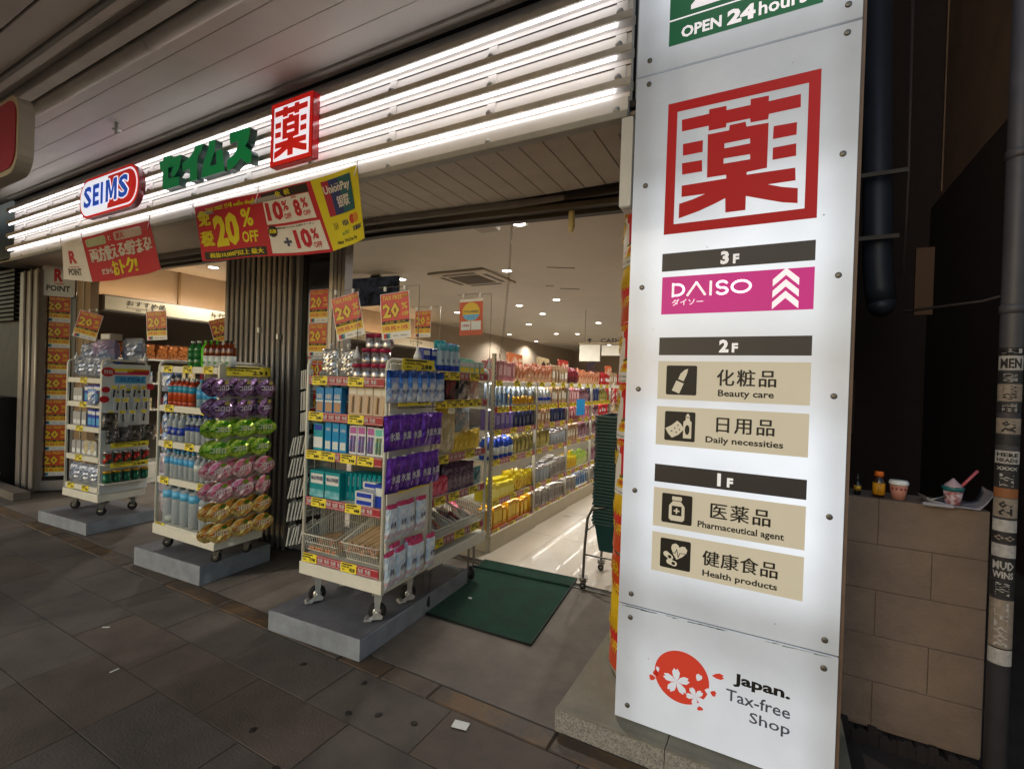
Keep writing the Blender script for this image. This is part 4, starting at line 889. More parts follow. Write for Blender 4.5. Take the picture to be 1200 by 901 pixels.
T_['tealpack'] = tpl('clear_pack', 'pack', carton(.075, .165, .03, mat('pack_teal', '2898a8', .3, var=.2, vs=25), (lab_b, .75, .95), band=(pale, .1, .5)))
T_['brightpack'] = tpl('slim_pack', 'pack', blister(.058, .165, mat('pack_violet', 'b868a8', .3), mat('item_pink', 'd888b0', .3, col2='6088d0', vs=20), pale, 2))
T_['multi'] = tpl('slim_pack', 'pack', blister(.055, .165, mat('pack_mint', '68c8b8', .3), mat('item_lime', 'c8c840', .3, col2='28a0a8', vs=20), pale, 2))
T_['tealbox'] = tpl('foot_care_box', 'box', carton(.118, .16, .028, mat('box_teal', '128c92', .35, var=.08), (gloss_white, .52, .88), '休足時間', navy, (mat('box_sea', '9fd0d8', .35, col2='1a9aa2', vs=30), .03, .3), tz=.64, th=.16, tw=.78))
T_['whitebox'] = tpl('flat_box', 'box', carton(.13, .04, .09, gloss_white, (lab_b, .2, .8)))
T_['bluejar'] = tpl('blue_pack', 'pack', carton(.07, .13, .05, lab_b, (lab_w, .5, .85)))
T_['stick'] = tpl('wooden_item_pack', 'pack', carton(.032, .03, .2, mat('stick_beige', 'c8a880', .5, var=.2, vs=25), band=(mat('stick_label', 'b86848', .5), .2, .8)))
T_['bluebag'] = tpl('hanging_bag', 'bag', pouch(.105, .175, .032, f_blue, text='すっきり', tcol=navy, tz=.3, th=.12, top=(foil('foil_deep_blue', '1450a8'), .82), seed=5, hole=True))
T_['purplebag'] = tpl('hanging_bag', 'bag', pouch(.115, .19, .038, f_purple, text='氷菓', tcol=gloss_white, tz=.3, th=.22, tw=.6, seed=6, hole=True, txtbold=.03))
T_['palebag'] = tpl('hanging_bag', 'bag', pouch(.085, .2, .035, f_pale, text='の水', tcol=navy, tz=.35, th=.22, tw=.45, top=(foil('foil_coral', 'd04878'), .86), band=(mat('pale_coral', 'd88878', .4, col2='c8dcec', vs=40), .08, .26), seed=7))
for nm_, f_, leaf in (('grape', f_grape, 'a89c58'), ('muscat', f_musc, '3c8c1c'), ('peach', f_peach, '7c9c2c'), ('mango', f_mango, '4a6a1c')):
    p = pouch(.152, .116, .02, f_, text='コロロ', tcol=gloss_white, tz=.38, th=.26, tw=.62, seed=len(nm_), lens=True, nx=8, nz=6, txtbold=.03)
    q = M(); q.prism([(.01, .088), (.035, .085), (.05, .1), (.035, .115), (.015, .11)], -.016, -.012, mat('leaf_'+nm_, leaf, .4, .3)); p.append(('leaf_print', q))
    T_[nm_] = tpl('gummy_bag', 'gummy bag', p)
T_['redtea'] = tpl('tea_bottle', 'bottle', bottle(.032, .20, redtea, mat('label_orange', 'b8481c', .4, var=.15, vs=40), capw, lab2=lab_t, lab=(.12, .72), shoulder=.78))
T_['bluepet'] = tpl('water_bottle', 'bottle', bottle(.032, .20, clr_b, lab_lb, capb, lab=(.3, .65)))
T_['labpet'] = tpl('water_bottle', 'bottle', bottle(.032, .205, clear, lab_b, capw, text='水', tcol=gloss_white, lab=(.22, .5)))
T_['labpet2'] = tpl('water_bottle', 'bottle', bottle(.032, .205, clear, lab_b, mat('cap_royal', '1c50b0', .4), lab=(.45, .68), lab2=navy))
T_['skypet'] = tpl('water_bottle', 'bottle', bottle(.031, .20, clear, lab_lb, capb, lab=(.5, .74), shoulder=.78))
T_['whitepet'] = tpl('water_bottle', 'bottle', bottle(.031, .19, clear, lab_w, capw, lab=(.4, .65)))
T_['big'] = tpl('large_water_bottle', 'large bottle', bottle(.054, .31, clear, mat('label_sky_top', '5aaed8', .35, var=.25, vs=30), capb, lab=(.62, .80), shoulder=.84, neck=.28, n=18))
T_['big2'] = tpl('large_water_bottle', 'large bottle', bottle(.054, .30, clear, lab_w, capb, lab=(.5, .62), neck=.28, n=18))
T_['greentea'] = tpl('tea_bottle', 'bottle', bottle(.034, .19, greent, mat('label_green', '1c6a30', .4, var=.2, vs=50), capw))
T_['lime'] = tpl('lime_bottle', 'bottle', bottle(.034, .20, limeb, mat('label_lime', '5cc81c', .4, col2='1c3c9a', thr=(.3, .36), vs=20), capg, lab=(.1, .7)))
T_['amber'] = tpl('amber_bottle', 'bottle', bottle(.031, .19, amber, lab_w, capd, lab=(.02, .42), text='麦', tcol=green_p))
T_['spray'] = tpl('spray_can', 'spray can', spray(.023, .19, mat('spray_white', 'c0d4dc', .3), mat('cap_aqua', '6cbccc', .3), lab_b))
T_['spray2'] = tpl('spray_can', 'spray can', spray(.027, .215, mat('spray_silver', 'b8bcc4', .25, .3), mat('cap_teal', '2aa8b0', .3), pinkp))
T_['smallteal'] = tpl('small_box', 'box', carton(.062, .085, .05, mat('box_aqua', '8cc8c8', .4, var=.15, vs=30), (yellow, .1, .5), None, None, (pale, .55, .9)))
T_['smallgreen'] = tpl('small_box', 'box', carton(.06, .11, .05, mat('box_mint', '88b89c', .4, var=.15, vs=30), (pale, .1, .6)))
def cycpack(nm_, c1, c2): T_[nm_] = tpl('flat_pack', 'pack', pouch(.105, .155, .03, mat('pk_'+nm_, c1, .35, .1, col2=c2, vs=22, thr=(.45, .55), bump=.3), seed=hash(c1) % 97 if False else int(c1, 16) % 97, top=(mat('pkt_'+nm_, c1, .4), .84)))
cycpack('pgrey', '8c9cac', 'c8b8b0'); cycpack('pred', '7c2430', '3c1418'); cycpack('pdark', '1c2030', 'b8b0a8'); cycpack('ppeach', 'b88878', 'd8c8bc'); cycpack('pcream', 'b8a878', 'd0c8a8')
cycpack('pyell', 'c8a820', 'e0c848'); cycpack('ppink', 'c8244c', 'e88098'); cycpack('pplum', '4c2c4c', '8c7c88'); cycpack('pteal', '186068', '90a8a8'); cycpack('pbrown', '5c2c1c', 'b07038'); cycpack('porng', 'a85a38', 'd0a888')
T_['hangtowel'] = tpl('hanging_pack', 'pack', pouch(.12, .15, .03, foil('towel_blue', '2c6cc0', 'd4dce8', vs=14), seed=12, hole=True, nx=6, nz=6))
T_['hangnet'] = tpl('hanging_pack', 'pack', pouch(.12, .16, .035, foil('towel_purple', 'c8c0d0', '3c1c7c', vs=8, thr=(.38, .44)), seed=13, hole=True, nx=6, nz=6))
T_['whitecards'] = tpl('hanging_card', 'pack', blister(.07, .11, navy, mat('item_grey', '9a9890', .4), mat('card_white', 'b4b4ae', .5, var=.1), 2))
T_['blackbag'] = tpl('black_bag', 'bag', pouch(.12, .15, .05, f_black, seed=17)); T_['greybag'] = tpl('silver_bag', 'bag', pouch(.13, .16, .05, f_grey, seed=18))
T_['clipcard'] = tpl('hanging_card', 'pack', blister(.05, .11, yellow, mat('item_black', '1c1a1c', .3), pale, 1))
T_['rgcan'] = tpl('canned_drink', 'can', can(.031, .105, mat('can_green', '145c3c', .3, .4, col2='a8281c', vs=14, thr=(.48, .52)), silv2, .02))
T_['gcan'] = tpl('canned_drink', 'can', can(.031, .105, mat('can_forest', '1c6448', .3, .4, var=.2, vs=20), brassy, .02))
T_['tissue'] = tpl('plastic_bag', 'bag', pouch(.3, .2, .16, mat('bag_lilac', '8ca0c0', .3, .1, col2='b498b8', vs=9, thr=(.4, .6), bump=.8), seed=31, nx=12, nz=10))
T_['clearbag'] = tpl('plastic_bag', 'bag', pouch(.26, .22, .12, clearbag, seed=32, nx=10, nz=10))
T_['roll'] = tpl('box_pack', 'box', carton(.17, .06, .1, mat('pack_ivory', 'c4b8a4', .5, var=.1), (pale, .2, .8)))
T_['mask'] = tpl('blue_pack', 'pack', carton(.07, .16, .04, lab_b, (lab_lb, .1, .5), None, None, (pale, .7, .9)))
T_['greybox'] = tpl('white_pack', 'pack', carton(.075, .13, .04, mat('box_greywhite', 'a8a8a8', .4, var=.15, vs=40), (pale, .1, .4)))
T_['browncrisp'] = tpl('snack_bag', 'bag', pouch(.16, .2, .06, foil('snack_brown', '4c1a12', 'a86430', vs=10, thr=(.5, .6)), seed=41))
def wire_basket(w, d, h, slant=.5):
    q = M(); r = .0022
    pts = [(-w/2, 0, h*slant), (w/2, 0, h*slant), (w/2, d, h), (-w/2, d, h)]; b = [(-w/2+.01, .03, 0), (w/2-.01, .03, 0), (w/2-.01, d-.02, 0), (-w/2+.01, d-.02, 0)]
    q.tube(pts+pts[:1], .0035, cream, 6); q.tube(b+b[:1], r, cream, 4)
    for i in range(4):
        A, B, C_, D = Vector(pts[i]), Vector(pts[(i+1) % 4]), Vector(b[i]), Vector(b[(i+1) % 4]); n = max(4, int((A-B).length/.018))
        for k in range(n+1): q.tube([A.lerp(B, k/n), C_.lerp(D, k/n)], r, cream, 4, False)
        q.tube([A.lerp(C_, .5), B.lerp(D, .5)], r, cream, 4, False)
    for k in range(8): q.tube([Vector(b[0]).lerp(Vector(b[1]), k/7), Vector(b[3]).lerp(Vector(b[2]), k/7)], r, cream, 4, False)
    return q
# ------------------------------------------------------------------ RACK 1 (nearest, two racks end to end)
A_loc = (-2.178, 1.985, 0); A_rz = R(3)
lv = [(1.49, 'red', [(-.2, '1180'), (.08, '1380')], .3), (1.275, 'red', [(-.225, '1380'), (.09, '1180')], .36), (1.045, 'red', [(-.235, '880'), (-.12, '498'), (.04, '998'), (.17, '998')], .38), (.765, 'red', [(-.18, '548'), (.09, '448')], .4), (.425, 'red', [(-.24, '198'), (.07, '428')], .41)]
rack('wheeled_display_rack', 'nearest cream wheeled rack with foot care boxes and hanging purple bags', A_loc, A_rz, .63, .42, .30, 1.60, .12, lv, casters=((-1, 0), (1, 0), (1, 1), (-1, 1)))
FA = frame(A_loc, A_rz)
row(T_['spout'], FA, -.20, 2, .135, .09, 1.492, 'silver spouted pouch on top of the nearest rack', 'silver spouted pouches')
for k, (n, x0) in enumerate(((4, .02), (3, .085), (3, .105))):
    row(T_['canister'], FA, x0, n, .068, .09, 1.492+k*.087, 'silver canister with magenta lid, '+['bottom', 'middle', 'top'][k]+' layer on the nearest rack', 'canisters on the nearest rack')
row(T_['bluepack'], FA, -.235, 3, .075, .06, 1.277, 'blue boxed toothcare pack on the second shelf', 'blue boxed packs', rows=2, dy=.05)
row(T_['brush'], FA, .01, 5, .062, .06, 1.277, 'beige brush card on the second shelf of the nearest rack', 'beige brush cards', rows=2, dy=.05)
row(T_['tealpack'], FA, -.24, 1, .08, .06, 1.047, 'clear teal pack at the left of the third shelf', None)
row(T_['tallblue'], FA, -.165, 3, .06, .06, 1.047, 'tall azure carton on the third shelf of the nearest rack', 'tall azure cartons', rows=2, dy=.04)
row(T_['brightpack'], FA, .03, 3, .062, .06, 1.047, 'pink and blue slim pack on the third shelf', 'pink slim packs', rows=2, dy=.04)
row(T_['multi'], FA, .215, 2, .055, .06, 1.047, 'mint and yellow slim pack on the third shelf', 'mint slim packs')
for c in range(2):
    for k in range(3): place(T_['tealbox'], FA, (-.225+c*.125, .045+k*.032, .767), 'teal foot care box, '+('left' if c == 0 else 'right')+' stack, '+['front', 'middle', 'rearmost'][k]+' box', 'teal foot care boxes', rz=random.uniform(-.02, .02))
for k in range(9): place(T_['tealbox'], FA, (-.02+k*.031, .13+k*.006, .767), 'teal foot care box standing edge on, '+ORD[k]+' of the slanted row', 'teal foot care boxes', rz=R(72))
for k in range(2): place(T_['whitebox'], FA, (.16, .06, .767+k*.042), 'flat white and blue box '+('lying on another' if k else 'under another')+' on the fourth shelf', 'flat white boxes')
place(T_['bluejar'], FA, (.255, .06, .767), 'blue pack at the right end of the fourth shelf', None)
wb = wire_basket(.27, .34, .2).mesh('wire_basket')
for k, x in enumerate((-.16, .15)):
    o = put('wire_basket', wb, None, FA @ Vector((x, .0, .445)), A_rz); tag(o, ['nearly empty white wire basket at the left of the lowest shelf', 'white wire basket full of beige wooden packs on the lowest shelf'][k], 'basket', 'wire baskets on the lowest shelf')
for k in range(14): place(T_['stick'], FA, (.05+(k % 7)*.034, .13+(k % 3)*.01, .50+(k//7)*.034), 'beige wooden massager pack, '+('lower' if k < 7 else 'upper')+' layer of the right basket, '+ORD[k % 7]+' across', 'beige packs in the wire basket', rz=R(random.uniform(-18, -2)), tilt=Matrix.Rotation(R(14), 4, 'X'))
for k in range(8): place(T_['stick'], FA, (-.25+k*.026, .08, .452), 'small amber pack at the front of the left basket', 'small packs in the left basket', rz=R(random.uniform(-12, 12)), sc=.6)
# hooks side (faces the doorway)
FS = frame((-1.862, 1.99, 0), PI/2+R(1))
def hooks(F, xs, z, L, parent_label, grp):
    for i, x in enumerate(xs):
        q = M(); q.tube([(0, .0, 0), (0, -L, .006), (0, -L-.004, .02)], .0028, steel, 5)
        q.obj('display_hook', HK, F @ Vector((x, 0, z)), 0, rot=F.to_euler())
HK = thing('hook_panel', 'cream slotted side panel with hooks carrying bags on the nearest rack', 'hook panel')
q = M(); q.T = FS; q.box(.03, .41, -.004, .003, .42, 1.58, cream, .001); q.obj('panel', HK)
for z, num, sx in ((1.545, '288', .2), (1.345, '288', .18), (.865, '378', .2)):
    put('price_tag', tag_mesh(.26 if num != '378' else .28, num), HK, FS @ Vector((sx+.0, -.06, z)), rot=FS.to_euler(), sc=(1, 1, 1.25))
hooks(FS, (.1, .2, .3), 1.54, .12, '', ''); hooks(FS, (.1, .2, .3), 1.33, .12, '', '')
row(T_['bluebag'], FS, -.03, 6, .082, -.075, 1.365, 'blue and white hanging bag in the top row', 'blue hanging bags', hang=True, ang=.15)
row(T_['bluebag'], FS, .03, 4, .086, -.03, 1.37, 'blue and white hanging bag behind the top row', 'blue hanging bags', hang=True, ang=.15)
row(T_['purplebag'], FS, -.03, 5, .092, -.085, 1.11, 'purple hanging bag in the upper purple row', 'purple hanging bags', hang=True, ang=.15)
row(T_['purplebag'], FS, .02, 4, .098, -.03, 1.10, 'purple hanging bag behind the upper purple row', 'purple hanging bags', hang=True, ang=.1)
row(T_['purplebag'], FS, -.04, 5, .092, -.09, .885, 'purple hanging bag in the lower purple row', 'purple hanging bags', hang=True, ang=.15)
row(T_['palebag'], FS, .0, 4, .085, -.06, .615, 'pale blue water print bag in the upper pale row', 'pale blue bags', hang=True, ang=.1)
row(T_['palebag'], FS, -.01, 5, .088, -.075, .37, 'pale blue water print bag in the lowest row', 'pale blue bags', hang=True, ang=.1)
row(T_['palebag'], FS, .1, 3, .092, -.025, .375, 'pale blue water print bag behind the lowest row', 'pale blue bags', hang=True, ang=.1)
# left side hanging cards
T_['cardback'] = tpl('hanging_card', 'pack', [('card', M().box(-.04, .04, -.004, .004, 0, .115, mat('card_white', 'c4c4c0', .5, var=.1), .001)), ('front_print', M().rect(-.036, .036, .02, .07, -.0048, navy))])
for j, z in enumerate((1.42, 1.29, 1.16, 1.02, .89, .76, .62, .47)):
    for y_ in (2.03, 2.16):
        for k in range(6 if j > 2 else 4):
            F = frame((-2.525-k*.016, y_-.02*(k if j > 2 else 0)*.5, z-(.004*k)), R(-62)); place(T_['cardback'], F, (0, 0, 0), ('white hanging card' if j > 2 else 'white and navy tube card')+f' on the left side wires, {ORD[j]} level, '.replace('leftmost', 'top')+('front' if y_ < 2.1 else 'rear')+' hook, '+ORD[k].replace('leftmost', 'first')+' card', 'cards on the left side wires' if 1 else None, rz=random.uniform(-.08, .08), tilt=Matrix.Rotation(R(random.uniform(-14, -6) if j > 2 else 0), 4, 'X'))
# rack 2: along the doorway, faces +X
B_loc = (-1.872, 2.77, 0); B_rz = PI/2+R(.8)
lv = [(1.545, 'red', [(-.25, '698'), (-.12, '598'), (.13, '398')], .3), (1.36, 'red', [(-.27, '198'), (-.15, '98'), (-.06, '98'), (.06, '88'), (.17, '88')], .32), (1.0, 'red', [(-.22, '1280'), (.1, '698')], .36), (.735, 'red', [(-.24, '428'), (-.08, '328'), (.16, '198')], .38), (.46, 'red', [(-.25, '198'), (0, '98'), (.2, '98')], .4)]
rack('wheeled_display_rack', 'long cream wheeled rack along the doorway with spray cans on top', B_loc, B_rz, .69, .58, .30, 1.58, .02, lv, casters=((1, 0), (-1, 0), (-1, 1)), brake=False, wire=False)
FB = frame(B_loc, B_rz)
row(T_['mask'], FB, -.30, 2, .075, .12, 1.547, 'blue and white carton left of the spray cans', 'blue cartons on the doorway rack', sc=.95)
row(T_['spray'], FB, -.2, 2, .055, .07, 1.547, 'slim aqua capped spray can on the doorway rack', 'spray cans'); row(T_['spray2'], FB, -.155, 2, .055, .13, 1.547, 'wide teal capped spray can behind the slim ones', 'spray cans'); row(T_['spray'], FB, -.09, 2, .055, .06, 1.547, 'aqua capped spray can right of the wide ones', 'spray cans')
row(T_['smallteal'], FB, .01, 5, .066, .06, 1.547, 'small aqua box right of the spray cans', 'small aqua boxes'); row(T_['smallgreen'], FB, .03, 4, .07, .13, 1.547, 'mint green box behind the small aqua boxes', 'mint green boxes')
place(tpl('round_label_pack', 'pack', pouch(.16, .2, .05, foil('pack_deepblue', '1c3c78', '2c5ca0'), seed=44)), FB, (.1, .2, 1.56), 'tall blue pack with pale oval label behind the small boxes', None)
for i, (k_, d_) in enumerate((('pgrey', 'grey and white flat pack'), ('pred', 'dark red flat pack'), ('pdark', 'black and white patterned flat pack'), ('ppeach', 'peach coloured flat pack'))):
    place(T_[k_], FB, (-.25+i*.15, .05, 1.362), d_+' on the second shelf of the doorway rack', None, rz=random.uniform(-.1, .1), sc=1.1); place(T_[k_], FB, (-.21+i*.125, .1, 1.362), d_+' behind its twin on the second shelf', None)
row(T_['pcream'], FB, -.25, 2, .12, .05, 1.002, 'clear cream pack on the third shelf of the doorway rack', 'cream packs', sc=1.7); row(T_['pyell'], FB, -.03, 5, .065, .05, 1.002, 'small yellow pouch on the third shelf', 'yellow pouches', sc=.8, rows=2); place(T_['pyell'], FB, (.0, .2, 1.04), 'large olive yellow pack behind the small yellow pouches', None, sc=1.9); place(T_['pgrey'], FB, (.22, .16, 1.03), 'tall grey pack at the right behind the yellow pouches', None, sc=1.7)
row(T_['ppink'], FB, -.27, 3, .07, .05, .737, 'pink speckled pouch on the fourth shelf', 'pink pouches', sc=.8); row(T_['pplum'], FB, -.08, 5, .055, .05, .737, 'plum coloured pack leaning on the fourth shelf', 'plum packs', sc=1.15, ang=.4, rows=2); row(T_['pteal'], FB, .2, 2, .08, .05, .737, 'dark green pack at the right of the fourth shelf', 'dark green packs', sc=.8)
wb2 = wire_basket(.205, .36, .17, .4).mesh('wire_basket')
for k in range(3): tag(put('wire_basket', wb2, None, FB @ Vector((-.215+k*.215, -.02, .475)), B_rz), ['left', 'middle', 'right'][k]+' white wire basket on the lowest doorway shelf', 'basket', 'baskets on the doorway shelf')
for k in range(16):
    kk = random.choice(('ppink', 'pplum', 'pred', 'pdark', 'porng')); place(T_[kk], FB, (-.27+(k % 8)*.075, .08+(k//8)*.12, .487+random.random()*.03), {'ppink': 'pink', 'pplum': 'plum', 'pred': 'dark red', 'pdark': 'black', 'porng': 'orange'}[kk]+' candy bag lying in the doorway shelf baskets', 'candy bags in the wire baskets', rz=random.uniform(-.6, .6), sc=.62, tilt=Matrix.Rotation(R(-60), 4, 'X'))
# ------------------------------------------------------------------ RACK B (drinks)
C_loc = (-3.775, 1.965, 0); C_rz = R(1.5)
lv = [(1.53, 'white', [(-.25, '98'), (0, '138'), (.25, '98')], .3), (1.235, 'white', [(-.22, '78'), (.24, '88')], .33), (.965, 'white', [(-.22, '78'), (.05, '88')], .34), (.69, 'white', [(-.26, '58'), (.22, '88')], .34), (.335, 'white', [(-.3, '128')], .34)]
rack('drinks_rack', 'cream wheeled rack of bottled drinks with gummy bags on its side', C_loc, C_rz, .77, .37, .25, 1.565, .14, lv, brake=False, cr=.035, tw=.1, wire=False)
FC = frame(C_loc, C_rz)
row(T_['greentea'], FC, -.1, 2, .075, .1, 1.532, 'dark green tea bottle on top of the drinks rack', 'green tea bottles'); row(T_['lime'], FC, .03, 3, .065, .12, 1.532, 'bright lime bottle on top of the drinks rack', 'lime bottles'); row(T_['amber'], FC, .14, 5, .068, .07, 1.532, 'amber bottle with white label on the drinks rack', 'amber bottles')
row(T_['browncrisp'], FC, -.33, 2, .17, .3, 1.50, 'brown snack bag hanging behind the drinks rack', 'brown snack bags')
row(T_['redtea'], FC, -.28, 5, .068, .06, 1.237, 'red tea bottle on the second drinks shelf', 'red tea bottles', rows=2); row(T_['bluepet'], FC, .09, 4, .068, .06, 1.237, 'pale blue water bottle right of the red tea', 'pale blue bottles', rows=2)
row(T_['labpet'], FC, -.28, 3, .078, .06, .967, 'white capped water bottle with dark blue label', 'dark blue label bottles', rows=2); row(T_['labpet2'], FC, -.04, 5, .066, .06, .967, 'blue capped water bottle with blue shoulder label', 'blue capped bottles', rows=2)
row(T_['skypet'], FC, -.3, 6, .064, .06, .692, 'sky blue capped water bottle on the fourth shelf', 'sky blue capped bottles', rows=2); row(T_['whitepet'], FC, .09, 4, .064, .06, .692, 'white capped bottle at the right of the fourth shelf', 'white capped bottles', rows=2)
row(T_['big'], FC, -.30, 4, .115, .08, .34, 'large water bottle with sky blue top on the bottom shelf', 'large water bottles', rows=2, dy=.115); row(T_['big2'], FC, .16, 2, .115, .08, .34, 'large water bottle with white label at the right', 'large white label bottles')
FG = frame((-3.385, 1.975, 0), PI/2+R(1))
HK = thing('hook_panel', 'cream side panel with hooks carrying gummy bags on the drinks rack', 'hook panel')
q = M(); q.T = FG; q.box(.0, .37, -.004, .003, .3, 1.55, cream, .001); q.obj('panel', HK)
put('price_tag', tag_mesh(.3, '231'), HK, FG @ Vector((.2, -.03, 1.475)), rot=FG.to_euler(), sc=(1, 1, 1.3))
zg = 1.345
for r_, nm_ in enumerate(('grape', 'grape', 'muscat', 'muscat', 'peach', 'peach', 'mango', 'mango')):
    z = 1.33-r_*.142; hooks(FG, (.03, .17, .31), z+.1, .06, '', '')
    row(T_[nm_], FG, -.015 if r_ != 3 else -.045, 3, .163, -.065, z, {'grape': 'purple grape', 'muscat': 'green muscat', 'peach': 'pink peach', 'mango': 'golden mango'}[nm_]+' gummy bag, '+('upper' if r_ % 2 == 0 else 'lower')+' row of its colour', 'gummy bags on the drinks rack', hang=True, ang=.35)
    for k in range(3): place(T_[nm_], FG, (-.06+k*.155, -.03, z+.006), {'grape': 'purple grape', 'muscat': 'green muscat', 'peach': 'pink peach', 'mango': 'golden mango'}[nm_]+' gummy bag hidden behind the '+('left', 'middle', 'right')[k]+' front one, '+('upper' if r_ % 2 == 0 else 'lower')+' row', 'gummy bags on the drinks rack', rz=.1)
FH = frame((-4.16, 2.3, 0), -PI/2+R(2))
for i, z in enumerate((1.33, 1.16, 1.0, .85, .68, .52, .37)):
    for k in range(3): place(T_['hangtowel' if i < 4 else 'hangnet'], frame((-4.24, 2.06, 0), R(-8)), (.0-k*.012, k*.045, z), ('blue and white towel pack' if i < 4 else 'purple net towel pack')+' hanging left of the drinks rack', 'towel packs left of the drinks rack', rz=random.uniform(-.2, .2))
# ------------------------------------------------------------------ RACK C (far)
D_loc = (-5.77, 2.085, 0); D_rz = R(4)
lv = [(1.40, 'white', [(.0, '298')], .33), (1.17, 'white', [(.0, '398')], .33), (.94, 'white', [(-.05, '298')], .34), (.66, 'white', [(-.05, '198')], .34), (.38, 'white', [(-.18, '98'), (.08, '198')], .34)]
rack('sundries_rack', 'farthest cream wheeled rack with sundries and a taped offer board', D_loc, D_rz, .62, .40, .25, 1.575, .11, lv, brake=False, cr=.04, wire=False)
FD = frame(D_loc, D_rz)
row(T_['greybox'], FD, -.22, 2, .085, .06, 1.172, 'grey white pack on the second shelf of the far rack', 'grey packs on the far rack'); row(T_['mask'], FD, -.02, 4, .075, .06, 1.172, 'blue pack on the second shelf of the far rack', 'blue packs on the far rack')
row(T_['mask'], FD, .05, 3, .075, .06, .942, 'blue pack on the third shelf of the far rack', 'blue packs on the far rack'); row(T_['greybox'], FD, -.22, 3, .08, .06, .942, 'grey white pack on the third shelf of the far rack', 'grey packs on the far rack')
row(T_['greybox'], FD, -.22, 5, .09, .06, .662, 'grey white pack on the fourth shelf of the far rack', 'grey packs on the far rack'); row(T_['pcream'], FD, .0, 2, .1, .05, .662, 'cream pack standing on the fourth shelf of the far rack', 'cream packs on the far rack', sc=.9)
row(T_['clearbag'], FD, -.17, 3, .16, .07, .385, 'clear blue plastic bag on the lowest shelf of the far rack', 'clear bags on the far rack', sc=.85); row(T_['clearbag'], FD, -.17, 3, .16, .09, 1.41, 'clear plastic bag lying on top of the far rack', 'clear bags on the far rack', sc=.9)
place(T_['tissue'], FD, (.05, .16, 1.575), 'large lilac plastic bag piled on top of the far rack', None); place(T_['roll'], FD, (.05, .2, 1.775), 'ivory pack on top of the lilac bag', None)
place(T_['clearbag'], FD, (-.2, .16, 1.5), 'crumpled clear bag at the left top of the far rack', None, sc=1.1); place(T_['clearbag'], FD, (.24, .3, 1.56), 'blue tinted plastic bag at the right top of the far rack', None, sc=1.1)
FE = frame((-5.455, 2.11, 0), PI/2+R(3))
t = thing('offer_board', 'white board with printed offers taped to the far rack side', 'sign')
q = M(); q.T = FE; q.box(.0, .40, -.008, 0, .33, 1.54, pale, .001); q.obj('board', t)
q = M(); q.T = FE
for (a, b, c, d, m_) in ((.09, .38, 1.47, 1.50, yellow), (.2, .39, 1.45, 1.49, red), (.09, .38, 1.44, 1.46, pinkp), (.1, .36, 1.36, 1.43, lab_lb), (.1, .36, 1.335, 1.35, pale), (.1, .36, 1.29, 1.31, yellow), (.1, .36, 1.27, 1.285, black)): q.rect(a, b, c, d, -.010, m_)
q.text('-39.7℃', .2, 1.375, .04, blue, -.0112, w=.14, bold=.04, res=1).text('凍る', .31, 1.375, .04, blue, -.0112, w=.07, bold=.02, res=1)
for cx_, cz_, r_ in ((.045, 1.465, .055), (.03, 1.30, .035), (.4, 1.33, .04), (.02, 1.21, .04)): q.prism([(cx_+r_*math.cos(k*.5236), cz_+r_*.8*math.sin(k*.5236)) for k in range(12)], -.012, None, red)
q.text('特価', .045, 1.445, .04, gloss_white, -.0135, w=.07, bold=.02, res=1); q.obj('print', t)
row(T_['clipcard'], FE, .1, 4, .085, -.04, 1.10, 'black hair clip card on the far rack side', 'hair clip cards', sc=1.1, hang=True); row(T_['clipcard'], FE, .06, 4, .085, -.06, .99, 'black hair clip card in the lower row', 'hair clip cards', sc=1.1, hang=True)
row(T_['blackbag'], FE, .07, 2, .1, -.07, .80, 'shiny black bag hanging on the far rack side', 'black bags', hang=True); row(T_['greybag'], FE, .25, 2, .11, -.07, .80, 'silver grey bag hanging on the far rack side', 'silver bags', hang=True)
row(T_['rgcan'], FE, .04, 5, .078, -.05, .62, 'red and green can in the upper can row', 'red and green cans'); row(T_['gcan'], FE, .04, 5, .078, -.05, .44, 'green can in the lower can row', 'green cans')
for z in (.60, .42):
    q = M(); q.T = FE; q.box(0, .4, -.09, -.008, z, z+.012, cream, .002); q.obj('shelf', t)
for k, z in enumerate((.575, .76)): put('price_tag', tag_mesh(.28, '298'), t, FE @ Vector((.2, -.095, z)), rot=FE.to_euler(), sc=(1, 1, .9))
